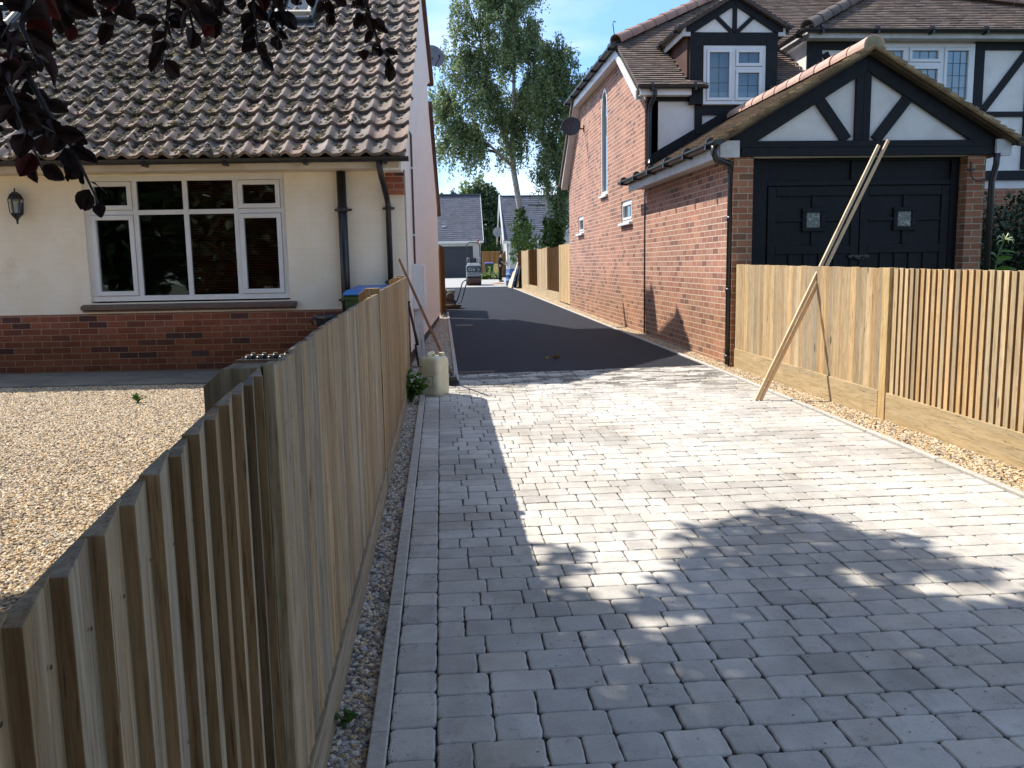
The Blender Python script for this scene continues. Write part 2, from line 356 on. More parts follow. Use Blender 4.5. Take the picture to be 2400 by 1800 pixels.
# concrete edging
g = MB()
def edging(x0, x1, ya, yb, seg=.9, dz=.012):
    y = ya; k = 0
    while y < yb:
        y2 = min(y + seg, yb); j = rb.uniform(-.0015, .0015); z = lambda q: gz(q) + dz + j
        g.hexa([(x0, y + .002, gz(y) - .1), (x1, y + .002, gz(y) - .1), (x1, y2 - .002, gz(y2) - .1), (x0, y2 - .002, gz(y2) - .1),
                (x0, y + .002, z(y)), (x1, y + .002, z(y)), (x1, y2 - .002, z(y2)), (x0, y2 - .002, z(y2))], (rb.uniform(.93, 1.05),) * 3 + (0,)); y = y2
edging(-.236, -.186, -2.2, 9.0); edging(.115, .163, 9.05, 21.3); edging(3.107, 3.152, -2.2, 39.5, .914)
g.box(-.184, .162, 8.955, 9.003, gz(9) - .1, gz(9) + .010)
struct(g, 'kerb', MT['concrete'], bevel=.004)
# garden ground of the bungalow, path along its wall
g = MB(); vs = [(-12, -3, .03), (-.40, -3, .03), (-.40, 9.25, .125), (-12, 9.75, .14)]; g.add(vs, [(0, 1, 2, 3)])
soil = plain('gravel_fines', (.20, .155, .10), (.28, .22, .15), 60, .95, .8, 200)
struct(g, 'garden_ground', soil)
g = MB(); g.add([(-12, 9.72, .05), (-.40, 9.23, .05), (-.40, 10.7, .05), (-12, 11.3, .05), (-12, 9.72, .158), (-.40, 9.23, .150), (-.40, 10.7, .135), (-12, 11.3, .14)],
                [(4, 5, 6, 7), (0, 1, 5, 4), (1, 2, 6, 5), (2, 3, 7, 6), (3, 0, 4, 7)]); struct(g, 'path', MT['path_conc'], bevel=.01)
dirt = plain('gravel_strip_soil', (.10, .08, .055), (.20, .17, .13), 50, .95, .8, 160)
g = MB(); sheet(g, -.44, -.236, [-2.2, 0, 9.1], -.018); sheet(g, -.62, .115, [9.1, 10, 21.4], -.02); sheet(g, 3.152, 3.7, [-2.2, 0, 10, 39.6], -.02)
struct(g, 'border_soil', dirt)
g = MB(); g.box(3.7, 14, -4, 9.5, -.2, .03); struct(g, 'front_garden', plain('front_garden_soil', (.06, .05, .035), (.05, .07, .03), 4, .95, .5, 40))

# ---------------------------------------------------------------- loose stones: scattered instances
def stonemat(name, cols, rough=.7):
    mt, n, b, N, K = newmat(name); oi = N('ShaderNodeObjectInfo'); r = N('ShaderNodeValToRGB'); r.color_ramp.interpolation = 'CONSTANT'
    e = r.color_ramp.elements; K(oi.outputs['Random'], r.inputs[0]); e[0].position = 0; e[0].color = (*cols[0], 1); e[1].position = 1 / len(cols); e[1].color = (*cols[1], 1)
    for i in range(2, len(cols)): x = e.new(i / len(cols)); x.color = (*cols[i], 1)
    c = mixc(n, r.outputs[0], (.6, .55, .5), step(n, noisen(n, objc(n), 3.5, 4), .4, .65), 'MULTIPLY')
    K(c, b.inputs['Base Color']); b.inputs['Roughness'].default_value = rough; return mt
GOLD = [(q[0] * 1.26, q[1] * 1.22, q[2] * 1.12) for q in [(.46, .33, .17), (.60, .47, .29), (.33, .22, .11), (.55, .45, .33), (.62, .55, .43), (.26, .19, .12), (.42, .36, .28), (.66, .58, .44), (.50, .33, .15), (.16, .13, .11), (.47, .40, .31), (.30, .27, .24)]]
GREY = [(.30, .24, .17), (.45, .38, .28), (.22, .18, .14), (.38, .26, .14), (.50, .44, .36), (.14, .12, .10), (.30, .28, .26), (.44, .33, .2), (.25, .22, .2), (.09, .08, .08)]
GREY2 = [tuple(x * 1.5 for x in q) for q in GREY] + [(.7, .62, .5), (.6, .58, .54)]
def gravel(name, quads, dens, size, cols, seed, flat=.62):
    mb = MB()
    for q in quads: mb.add(q, [(0, 1, 2, 3)])
    mt = stonemat(name + '_stones', cols); ob = mb.build(name, mt); tag(ob, kind='stuff')
    ng = bpy.data.node_groups.new(name + '_scatter', 'GeometryNodeTree')
    ng.interface.new_socket('Geometry', in_out='INPUT', socket_type='NodeSocketGeometry'); ng.interface.new_socket('Geometry', in_out='OUTPUT', socket_type='NodeSocketGeometry')
    N = ng.nodes.new; K = ng.links.new
    gi = N('NodeGroupInput'); go = N('NodeGroupOutput')
    dp = N('GeometryNodeDistributePointsOnFaces'); dp.inputs['Density'].default_value = dens; dp.inputs['Seed'].default_value = seed; K(gi.outputs[0], dp.inputs['Mesh'])
    ic = N('GeometryNodeMeshIcoSphere'); ic.inputs['Radius'].default_value = 1; ic.inputs['Subdivisions'].default_value = 2
    no = N('ShaderNodeTexNoise'); no.inputs['Scale'].default_value = .9; no.inputs['Detail'].default_value = 1
    vm = N('ShaderNodeVectorMath'); vm.operation = 'SUBTRACT'; K(no.outputs['Color'], vm.inputs[0]); vm.inputs[1].default_value = (.5, .5, .5)
    vs_ = N('ShaderNodeVectorMath'); vs_.operation = 'SCALE'; K(vm.outputs[0], vs_.inputs[0]); vs_.inputs['Scale'].default_value = 1.5
    sp = N('GeometryNodeSetPosition'); K(ic.outputs[0], sp.inputs['Geometry']); K(vs_.outputs[0], sp.inputs['Offset'])
    io = N('GeometryNodeInstanceOnPoints'); K(dp.outputs[0], io.inputs['Points']); K(sp.outputs[0], io.inputs['Instance'])
    rs = N('FunctionNodeRandomValue'); rs.data_type = 'FLOAT_VECTOR'; rs.inputs[0].default_value = (size * .55, size * .45, size * .4 * flat / .62); rs.inputs[1].default_value = (size * 1.35, size * 1.0, size * .8 * flat / .62); rs.inputs['Seed'].default_value = seed + 5
    K(rs.outputs[0], io.inputs['Scale'])
    rr = N('FunctionNodeRandomValue'); rr.data_type = 'FLOAT_VECTOR'; rr.inputs[0].default_value = (-.5, -.5, 0); rr.inputs[1].default_value = (.5, .5, 6.28); rr.inputs['Seed'].default_value = seed + 9
    K(rr.outputs[0], io.inputs['Rotation'])
    tr = N('GeometryNodeTranslateInstances'); rt = N('FunctionNodeRandomValue'); rt.data_type = 'FLOAT_VECTOR'; rt.inputs[0].default_value = (0, 0, 0); rt.inputs[1].default_value = (0, 0, size * .9); rt.inputs['Seed'].default_value = seed + 2
    K(io.outputs[0], tr.inputs[0]); K(rt.outputs[0], tr.inputs['Translation'])
    sm = N('GeometryNodeSetMaterial'); sm.inputs['Material'].default_value = mt; K(tr.outputs[0], sm.inputs[0]); K(sm.outputs[0], go.inputs[0])
    md = ob.modifiers.new('scatter', 'NODES'); md.node_group = ng
    return ob
gq = lambda xa, xb, xc, xd, y0, y1, dz: [(xa, y0, gz(y0) + dz), (xb, y0, gz(y0) + dz), (xd, y1, gz(y1) + dz), (xc, y1, gz(y1) + dz)]
GARD = [[(-9, 1.2, .062), (-.42, 1.2, .062), (-.42, 9.2, .128), (-9, 9.6, .142)]]
gravel('garden_gravel', GARD, 5200, .0105, GOLD, 1)
gravel('left_border_gravel', [gq(-.40, -.24, -.40, -.24, .6, 9.0, -.014), gq(-.62, .112, -.05, .112, 9.05, 21.2, -.014)], 4300, .0155, GREY2, 2)
gravel('right_border_gravel', [gq(3.155, 3.55, 3.155, 3.55, 3.5, 9.7, -.012), gq(3.155, 3.42, 3.155, 3.44, 9.7, 23, -.012), gq(3.155, 3.48, 3.155, 3.48, 23, 39, -.012)], 4200, .0125, GOLD, 3)
gravel('left_border_grit', [gq(-.40, -.237, -.40, -.237, .6, 9.0, -.010)], 26000, .0038, [(.3, .27, .23), (.45, .42, .37), (.2, .18, .16), (.38, .32, .25)], 4)
# scattered grit in and along the joints
gravel('loose_grit', [gq(-.25, -.16, -.25, -.16, .6, 8.9, .008), gq(-.19, 3.1, -.19, 3.1, 1.6, 6.5, -.006)], 1500, .0022, [(.06, .055, .05), (.12, .11, .1), (.2, .18, .15)], 6)

# ================================================================ FENCES
rf = random.Random(11)
def boards(mb, A, B, zt, zb, pitch, out, thick_first, tb=.018, te=.008, wv=.06, lap=.02, lean=0, nails=False):
    """feather-edge boards from A to B (xy); out = unit outward normal (xy); zt,zb height functions of distance"""
    A = Vector(A); B = Vector(B); L_ = (B - A).length; d = (B - A) / L_; o_ = Vector(out); k = 0; s = 0
    while s < L_ - .01:
        e = min(s + pitch + lap, L_); a0, a1 = (tb, te) if thick_first else (te, tb); bs = (k % 2) * .0015
        P = lambda q, off, z: (A.x + d.x * q + o_.x * (off + lean * z), A.y + d.y * q + o_.y * (off + lean * z), z)
        j2 = rf.uniform(-.003, .003); j3 = rf.uniform(-.003, .003); k += 1
        zb0, zb1, zt0, zt1 = zb(s) + j3, zb(e) + j3, zt(s) + j2, zt(e) + j2
        pts = [P(s, bs, zb0), P(e, bs, zb1), P(e, a1, zb1), P(s, a0, zb0), P(s, bs, zt0), P(e, bs, zt1), P(e, a1, zt1), P(s, a0, zt0)]
        v = rf.gauss(1, .13); wv_ = rf.uniform(-wv, wv)
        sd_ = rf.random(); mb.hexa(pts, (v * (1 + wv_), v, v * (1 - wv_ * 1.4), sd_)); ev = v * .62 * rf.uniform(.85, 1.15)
        for q_ in (-1, -3): mb.c[q_] = (ev * 1.08, ev * .84, ev * .60, sd_)   # sawn edges: browner than the faces; the darkening also paints shade into the grooves
        if nails:
            for zz in (.32, .72, 1.0):
                for uu in (.35, .65):
                    c_ = P(s + pitch * uu, (a0 + a1) / 2 + .0016, zz + rf.uniform(-.006, .006)); r_ = .0028
                    mb.add([(c_[0] + o_.x * .0008 + d.x * r_ * math.cos(t_), c_[1] + o_.y * .0008 + d.y * r_ * math.cos(t_), c_[2] + r_ * math.sin(t_)) for t_ in [k_ * PI / 3 for k_ in range(6)]], [tuple(range(6))], (.12, .12, .13, 0))
        s += pitch
# -- the weathered fence on the left
FX = -.372
ztop = lambda y: 1.045 + .165 * (1 - math.exp(-max(y - .55, 0) / 1.25)) if y < 8.6 else 1.21
fl = thing('weathered_fence', 'weathered grey brown board fence running along the left edge of the paved drive', 'fence', (FX, 1.8, 0))
def LF(mb, name, mat=MT['wood_old'], **k): return mb.build(name, mat, fl, **k)
oy = 1.8
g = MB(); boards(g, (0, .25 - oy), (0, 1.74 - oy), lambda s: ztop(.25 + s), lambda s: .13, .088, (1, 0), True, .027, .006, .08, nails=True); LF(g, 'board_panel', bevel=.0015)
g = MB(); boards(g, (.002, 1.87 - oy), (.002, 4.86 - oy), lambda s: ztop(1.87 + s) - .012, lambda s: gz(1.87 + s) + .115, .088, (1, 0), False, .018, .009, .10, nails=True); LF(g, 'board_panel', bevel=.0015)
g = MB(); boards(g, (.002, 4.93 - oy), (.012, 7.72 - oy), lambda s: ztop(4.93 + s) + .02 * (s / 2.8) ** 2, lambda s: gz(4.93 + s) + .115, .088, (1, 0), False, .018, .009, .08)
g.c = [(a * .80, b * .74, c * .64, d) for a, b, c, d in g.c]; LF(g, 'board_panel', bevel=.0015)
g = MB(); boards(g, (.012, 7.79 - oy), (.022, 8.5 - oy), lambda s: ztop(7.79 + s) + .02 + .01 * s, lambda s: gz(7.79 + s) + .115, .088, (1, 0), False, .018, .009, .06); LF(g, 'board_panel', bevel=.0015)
for ya, yb in ((.25, 1.77), (1.87, 4.87), (4.94, 7.72), (7.79, 8.5)):
    g = MB(); g.hexa([(.0, ya - oy, gz(ya) - .06), (.030, ya - oy, gz(ya) - .06), (.030, yb - oy, gz(yb) - .06), (.0, yb - oy, gz(yb) - .06),
                      (.0, ya - oy, gz(ya) + .128), (.030, ya - oy, gz(ya) + .128), (.030, yb - oy, gz(yb) + .128), (.0, yb - oy, gz(yb) + .128)], (1.05, 1, .95, rf.random()))
    LF(g, 'gravel_board', MT['wood_old_h'], bevel=.002)
def post(mb, x0, x1, y0, y1, zt, slope=.03, t=(1, 1, 1, .3)):
    mb.add([(x0, y0, -.1), (x1, y0, -.1), (x1, y1, -.1), (x0, y1, -.1), (x0, y0, zt - slope), (x1, y0, zt), (x1, y1, zt), (x0, y1, zt - slope), (x0 + (x1 - x0) * .35, y0, zt), (x0 + (x1 - x0) * .35, y1, zt)],
           [(0, 3, 2, 1), (0, 1, 5, 8, 4), (1, 2, 6, 5), (2, 3, 7, 9, 6), (3, 0, 4, 7), (4, 8, 9, 7), (8, 5, 6, 9)], t)
g = MB(); post(g, -.115, -.004, 1.765 - oy, 1.865 - oy, ztop(1.8) - .004, .035, (.85, .82, .78, .3)); LF(g, 'post', bevel=.003)
g = MB(); g.box(0, .024, 1.79 - oy, 1.862 - oy, gz(2) - .05, ztop(1.8), (1.1, 1.08, 1.0, .77)); LF(g, 'post_cover', bevel=.002)
for yy, tp in ((4.90, .03), (7.755, .045)):
    g = MB(); post(g, -.09, .026, yy - .033 - oy, yy + .033 - oy, ztop(yy) + tp - .01, .03, (1.15, 1.05, .9, yy)); LF(g, 'post', bevel=.003)
g = MB(); post(g, -.09, .01, 8.50 - oy, 8.60 - oy, 1.25, .03, (1, .9, .8, .6)); LF(g, 'post', bevel=.003)
for z0 in (.32, .72, 1.0):
    g = MB(); g.box(-.045, -.003, .25 - oy, 1.76 - oy, z0 - .03, z0 + .03); LF(g, 'rail', MT['wood_old_h'])
    g = MB(); g.box(-.045, -.003, 1.88 - oy, 8.5 - oy, z0 - .03, z0 + .03); LF(g, 'rail', MT['wood_old_h'])

# -- new golden fence on the right
fr = thing('golden_fence', 'golden new board fence with ribbed near panel in front of the black garage doors', 'fence', (3.5, 6.4, 0))
RA = (3.405 - 3.5, 9.70 - 6.4); RB_ = (3.495 - 3.5, 6.55 - 6.4); RC = (3.50 - 3.5, 6.43 - 6.4); RD = (3.56 - 3.5, 2.6 - 6.4)
rzt = lambda y: 1.262 + .035 * (y - 6.4) / 3.3 if y > 6.4 else 1.262 - .008 * (6.4 - y)
def RF(mb, name, mat=MT['wood_new'], **k): return mb.build(name, mat, fr, **k)
def seg(A, B): return (lambda s: 6.4 + A[1] + (B[1] - A[1]) * s / math.dist(A, B))
f1 = seg(RA, RB_); f2 = seg(RC, RD)
g = MB(); boards(g, RA, RB_, lambda s: rzt(f1(s)), lambda s: gz(f1(s)) + .20, .088, (-1, 0), True, .02, .008, .07); RF(g, 'board_panel', bevel=.0015)
g = MB(); boards(g, RC, RD, lambda s: rzt(f2(s)), lambda s: gz(f2(s)) + .205, .0705, (-1, 0), False, .023, .005, .12, .02); RF(g, 'ribbed_panel', bevel=.0015)
for A, B, f in ((RA, RB_, f1), (RC, RD, f2)):
    g = MB(); ya, yb = 6.4 + A[1], 6.4 + B[1]; za, zb = gz(ya), gz(yb)
    g.hexa([(A[0] - .030, A[1], za - .03), (A[0], A[1], za - .03), (B[0], B[1], zb - .03), (B[0] - .03, B[1], zb - .03), (A[0] - .030, A[1], za + .215), (A[0], A[1], za + .215), (B[0], B[1], zb + .215), (B[0] - .03, B[1], zb + .215)], (1, 1, 1, rf.random()))
    RF(g, 'gravel_board', MT['wood_new_h'], bevel=.002)
g = MB(); post(g, .07, -.034, 6.44 - 6.4, 6.545 - 6.4, rzt(6.4) + .004, .02, (1.08, 1.08, .95, .2)); RF(g, 'post', bevel=.003)
g = MB(); g.box(-.10, -.07, 9.70 - 6.4, 9.735 - 6.4, gz(9.7) - .05, rzt(9.7) + .004, (.9, .95, .8, .9)); RF(g, 'end_batten', bevel=.002)
for z0 in (.35, .75, 1.15):
    g = MB(); g.beam((RA[0] + .03, RA[1], z0), (RB_[0] + .03, RB_[1], z0), .04, .07); g.beam((RC[0] + .03, RC[1], z0), (RD[0] + .03, RD[1], z0), .04, .07); RF(g, 'rail', MT['wood_new_h'])

# -- fence continuing from the brick house to the far end (every second panel is tinted darker and browner)
ff = thing('far_drive_fence', 'tall new panel fence from the brick house to the far end of the asphalt drive', 'fence', (3.5, 31, 0))
pn = [(39.4, 37.1), (37.0, 34.4), (34.3, 31.1), (31.0, 28.3), (28.2, 25.3)]
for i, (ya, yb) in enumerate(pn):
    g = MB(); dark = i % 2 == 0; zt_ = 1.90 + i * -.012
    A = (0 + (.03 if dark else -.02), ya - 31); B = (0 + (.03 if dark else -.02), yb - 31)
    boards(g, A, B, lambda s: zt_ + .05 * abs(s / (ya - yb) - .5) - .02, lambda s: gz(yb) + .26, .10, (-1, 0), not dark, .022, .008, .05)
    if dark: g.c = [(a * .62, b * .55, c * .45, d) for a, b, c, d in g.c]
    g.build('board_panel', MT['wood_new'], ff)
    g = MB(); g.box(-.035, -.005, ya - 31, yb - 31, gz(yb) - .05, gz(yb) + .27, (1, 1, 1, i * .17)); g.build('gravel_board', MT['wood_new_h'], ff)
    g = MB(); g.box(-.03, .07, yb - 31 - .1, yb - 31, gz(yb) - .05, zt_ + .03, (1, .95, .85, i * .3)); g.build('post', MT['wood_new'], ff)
gp = MB(); boards(gp, (-.02, 25.15 - 31), (-.02, 22.85 - 31), lambda s: 1.87, lambda s: gz(24) + .03, .15, (-1, 0), True, .02, .012, .03); gp.c = [(a * 1.05, b * .98, c * .82, d) for a, b, c, d in gp.c]
gp.build('gate_panel', MT['wood_new'], ff)

# -- short fence behind the bungalow
fb = thing('rear_fence', 'brown board fence beyond the cream gable wall on the left of the asphalt', 'fence', (.0, 20, 0))
g = MB(); boards(g, (-.03, 19.5 - 20), (.085, 22.3 - 20), lambda s: 1.80, lambda s: gz(20) + .02, .10, (1, 0), True, .02, .01, .08); g.c = [(a * .75, b * .68, c * .55, d) for a, b, c, d in g.c]; g.build('board_panel', MT['wood_new'], fb)
g = MB(); g.box(.0, .09, 22.3 - 20, 22.4 - 20, 0, 1.83); g.build('post', MT['wood_new'], fb)
g = MB(); boards(g, (.085, 22.42 - 20), (-3., 22.42 - 20), lambda s: 1.78, lambda s: gz(22), .12, (0, 1), True); g.build('board_panel', MT['wood_new'], fb)
# ================================================================ ROOF HELPERS
def tilemat(name, c1, c2, moss=(.16, .13, .03), ma=.35, rough=.85):
    mt, n, b, N, K = newmat(name); o = objc(n); t, s = tintn(n)
    c = mixc(n, c1, c2, step(n, noisen(n, o, 3.5, 5, .6), .35, .65)); c = mixc(n, c, (.45, .42, .4), step(n, noisen(n, o, 60, 4, .7), .5, .75), 'MULTIPLY')
    c = mixc(n, c, t, 1, 'MULTIPLY')
    c = mixc(n, c, moss, mathn(n, 'MULTIPLY', step(n, noisen(n, o, 1.6, 6, .7), .60, .70), ma))
    K(c, b.inputs['Base Color']); b.inputs['Roughness'].default_value = rough; b.inputs['Specular IOR Level'].default_value = .3
    bump(n, b, noisen(n, o, 90, 4, .7), .5, .006); return mt
MT['plain_tile'] = tilemat('brown_plain_tile', (.21, .155, .125), (.145, .11, .09))
MT['mossy_tile'] = tilemat('mossy_plain_tile', (.24, .18, .12), (.15, .11, .075), (.26, .20, .06), .75)
MT['slate'] = tilemat('grey_slate', (.115, .120, .145), (.095, .10, .125), (.1, .1, .12), .1, .5)
MT['ridge'] = tilemat('terracotta_ridge', (.38, .235, .18), (.29, .185, .145), (.16, .15, .11), .6)
MT['ridge_pink'] = tilemat('pink_ridge_tile', (.52, .35, .28), (.45, .29, .23), (.4, .3, .25), .3)
MT['mortar'] = plain('ridge_mortar', (.34, .30, .17), (.25, .22, .13), 9, .95, .6, 60)
MT['pantile'] = tilemat('concrete_pantile', (.245, .195, .16), (.165, .132, .11), (.07, .055, .03), .2)
rt = random.Random(21)
def inpoly(x, y, P):
    c = False; j = len(P) - 1
    for i in range(len(P)):
        if (P[i][1] > y) != (P[j][1] > y) and x < (P[j][0] - P[i][0]) * (y - P[i][1]) / (P[j][1] - P[i][1] + 1e-12) + P[i][0]: c = not c
        j = i
    return c
def plain_roof(mb, O, U, V, poly, gauge=.10, tw=.165, th=.016, tv=.10, jit=.006):
    O = Vector(O); U = Vector(U).normalized(); V = Vector(V).normalized(); Nn = U.cross(V).normalized()
    if Nn.z < 0: Nn = -Nn
    s0 = min(p[0] for p in poly); s1 = max(p[0] for p in poly); t0 = min(p[1] for p in poly); t1 = max(p[1] for p in poly)
    P = [O + U * p[0] + V * p[1] for p in poly]
    if (P[1] - P[0]).cross(P[2] - P[1]).dot(Nn) < 0: P = P[::-1]
    mb.prism([p - Nn * .05 for p in P], Nn * .045, (.5, .5, .5, 0))
    r = 0; t = t0
    while t < t1:
        s = s0 - tw * .5 * (r % 2)
        while s < s1:
            cx, cy = s + tw / 2, t + gauge / 2
            if inpoly(cx, cy, poly):
                a, b = max(s, s0) + .0015, min(s + tw, s1) - .0015; j = rt.uniform(0, jit); k = rt.uniform(-.5 * jit, .5 * jit)
                lo = O + V * (t + k) + Nn * (.022 + j); hi = O + V * (t + gauge + .015) + Nn * .004
                v = rt.gauss(1, tv); hu = rt.uniform(-.06, .06)
                pts = [lo + U * a - Nn * th, lo + U * b - Nn * th, hi + U * b - Nn * th, hi + U * a - Nn * th, lo + U * a, lo + U * b, hi + U * b, hi + U * a]
                mb.hexa(pts, (v * (1 + hu), v, v * (1 - hu), rt.random()))
            s += tw
        t += gauge; r += 1
def ridge_run(mb, A, B, r=.11, seg=.42, n=10):
    A = Vector(A); B = Vector(B); L_ = (B - A).length; d = (B - A) / L_; k = max(1, round(L_ / seg)); st = L_ / k
    side = d.cross(Vector((0, 0, 1))).normalized(); up = side.cross(d).normalized()
    for i in range(k):
        a = A + d * (i * st + .004); b = A + d * ((i + 1) * st - .002); v = rt.gauss(1, .08); j = rt.uniform(0, .006); vs = []
        for p, rr in ((a, r), (a, r - .02), (b, r - .012), (b, r - .03)):
            for q in range(n + 1):
                an = PI * (-.06 + 1.12 * q / n); vs.append(p + side * math.cos(an) * (rr + j) + up * (math.sin(an) * (rr + j) - .02))
        m_ = n + 1; fs = []
        for q in range(n): fs += [(q, q + 1, 2 * m_ + q + 1, 2 * m_ + q), (q, m_ + q, m_ + q + 1, q + 1), (2 * m_ + q, 2 * m_ + q + 1, 3 * m_ + q + 1, 3 * m_ + q)]
        mb.add(vs, fs, (v, v * .98, v * .95, 0))
def gutter(mb, A, B, r=.056, lip=.0):
    A = Vector(A); B = Vector(B); d = (B - A).normalized(); side = d.cross(Vector((0, 0, 1))).normalized(); up = Vector((0, 0, 1)); n = 8; vs = []
    for p in (A, B):
        for rr in (r, r - .004):
            for q in range(n + 1):
                an = PI + PI * q / n; vs.append(p + side * math.cos(an) * rr + up * math.sin(an) * rr * .9)
    m_ = n + 1; fs = []
    for q in range(n):
        fs += [(q, q + 1, 2 * m_ + q + 1, 2 * m_ + q), (m_ + q, 3 * m_ + q, 3 * m_ + q + 1, m_ + q + 1)]
    fs += [tuple(range(0, m_)), tuple(range(2 * m_, 3 * m_)), (0, 2 * m_, 3 * m_, m_), (n, m_ + n, 3 * m_ + n, 2 * m_ + n)]
    mb.add(vs, fs)
    k = max(1, int((B - A).length / .9))
    for i in range(k + 1):
        p = A + (B - A) * ((i + .3) / (k + .6)); mb.tube([p - d * .02, p + d * .02], r * 1.08, 10)
        # bracket foot
        mb.box(p.x - .018 - abs(d.y) * .05, p.x + .018 + abs(d.y) * .05, p.y - .018 - abs(d.x) * .05, p.y + .018 + abs(d.x) * .05, p.z - r * 1.3, p.z - r * .5)
def window(par, plane, c0, c1, z0, z1, off, cols, name='window', fr=.055, depth=.07, mat=None, lead=None, back=(.02, .02, .02), gl=None, cas=True):
    """plane 'y': face looks to -y at y=off, spans x c0..c1; plane 'x': face looks to -x at x=off, spans y.
    cols = list of (a,b, transom z or None) lights"""
    mat = mat or MT['upvc']; gl = gl or MT['glass']
    def bx(mb, a, b, u, v, d0, d1, t=(1, 1, 1, 0)):
        if plane == 'y': mb.box(a, b, off + d0, off + d1, u, v, t)
        else: mb.box(off + d0, off + d1, a, b, u, v, t)
    g = MB()
    bx(g, c0, c1, z0, z0 + fr, 0, depth); bx(g, c0, c1, z1 - fr, z1, 0, depth); bx(g, c0, c0 + fr, z0 + fr, z1 - fr, 0, depth); bx(g, c1 - fr, c1, z0 + fr, z1 - fr, 0, depth)
    hs = []; pn = []
    for i, (a, b, tz, ca) in enumerate(cols):
        if i: bx(g, a - fr * .45, a + fr * .45, z0 + fr, z1 - fr, .002, depth - .002)
        aa = a + (fr if i == 0 else fr * .45); bb = b - (fr if i == len(cols) - 1 else fr * .45)
        cells = [(z0 + fr, z1 - fr)]
        if tz: bx(g, aa, bb, tz - fr * .45, tz + fr * .45, .004, depth - .004); cells = [(z0 + fr, tz - fr * .45), (tz + fr * .45, z1 - fr)]
        for (u, v) in cells:
            if ca:
                h = MB(); hs.append(h); q = fr * .85; p0, p1, q0, q1 = aa + .004, bb - .004, u + .004, v - .004
                for r_ in ((p0, p1, q0, q0 + q), (p0, p1, q1 - q, q1), (p0, p0 + q, q0 + q, q1 - q), (p1 - q, p1, q0 + q, q1 - q)): bx(h, *r_, -.014, depth * .6)
                pn.append((p0 + q, p1 - q, q0 + q, q1 - q))
            else: pn.append((aa, bb, u, v))
    fo = g.build(name, mat, par, bevel=.003)
    for h in hs: h.build('casement', mat, fo, bevel=.004)
    for a, b, u, v in pn:
        g = MB(); bx(g, a - .004, b + .004, u - .004, v + .004, depth * .35, depth * .35 + .006); g.build('pane', gl, fo)
    if lead:
        for a, b, u, v in pn:
            g = MB(); nx_ = max(1, round((b - a) / lead[0])); nz_ = max(1, round((v - u) / lead[1]))
            for k in range(1, nx_): x = a + (b - a) * k / nx_; bx(g, x - .004, x + .004, u, v, depth * .35 - .004, depth * .35)
            for k in range(1, nz_): z = u + (v - u) * k / nz_; bx(g, a, b, z - .004, z + .004, depth * .35 - .005, depth * .35 - .001)
            g.build('leading', MT['lead_grey'], fo)
    return fo, pn
def plainc(name, c, rough=.7):
    mt, n, b, N, K = newmat(name); K(mixc(n, c, tuple(x * .85 for x in c), noisen(n, objc(n), 5, 3)), b.inputs['Base Color']); b.inputs['Roughness'].default_value = rough; return mt

# ================================================================ THE CREAM BUNGALOW
BA = math.radians(2.4)
bu = thing('bungalow', 'cream painted bungalow with mossy wavy tiled roof and brick plinth behind the gravel garden', 'house', (-.41, 10.53, 0), -BA)
X0 = -8.5; D0 = 8.7
def BB(mb, name, mat, **k): return mb.build(name, mat, bu, **k)
wx0, wx1, wz0, wz1 = -3.78, -1.415, .965, 2.455
g = MB()   # front wall, cream
for a, b, u, v in ((X0, wx0, .84, 2.5), (wx1, 0, .84, 2.5), (wx0, wx1, .84, wz0), (wx0, wx1, wz1, 2.5)): g.box(a, b, 0, .25, u, v)
BB(g, 'front_wall', MT['cream_brick'])
g = MB(); g.box(X0, -.0, -.014, .25, -.1, .838); BB(g, 'brick_plinth', MT['plinth_brick'])
g = MB(); g.box(-2.63, -2.42, -.018, -.0, .31, .375); ab = BB(g, 'air_brick', plainc('air_brick_clay', (.10, .04, .03)))
g = MB()
for i in range(7):
    for k in range(2): g.box(-2.615 + i * .028, -2.60 + i * .028, -.021, -.018, .322 + k * .026, .338 + k * .026)
g.build('slots', MT['black_plastic'], ab)
# gable wall with the rear dormer cheek flush in it
out = [(0.001, .27), (8.7, .27), (8.7, 2.55), (6.4, 4.25), (6.02, 4.66), (7.1, 4.92), (4.35, 6.08), (-.36, 2.58), (-.36, 2.44), (0.001, 2.44)]
g = MB(); g.prism([(-.24, y, z) for y, z in out], (.24, 0, 0)); BB(g, 'gable_wall', MT['cream_render'])
g = MB(); g.box(-.24, -.012, .05, 8.68, -.1, .268); BB(g, 'gable_plinth', brick('tarred_brick', (.045, .032, .032), (.07, .05, .045), (.10, .08, .07)))
g = MB(); g.box(X0, -.24, 8.45, 8.7, -.1, 2.55); g.box(X0, X0 + .24, 0, 8.45, -.1, 2.55); BB(g, 'rear_wall', MT['cream_render'])
# corbel of bare bricks under the eaves at the corner
g = MB(); g.box(-.215, .006, -.07, -.001, 2.19, 2.47); BB(g, 'corbel', MT['plinth_brick'])
# fascia and soffit
g = MB(); g.box(X0, -.02, -.385, -.36, 2.465, 2.56); g.box(X0, -.02, -.36, -.001, 2.468, 2.485); BB(g, 'fascia', plain('cream_board', (.62, .54, .42), (.52, .44, .33), 4, .6, .1), bevel=.003)
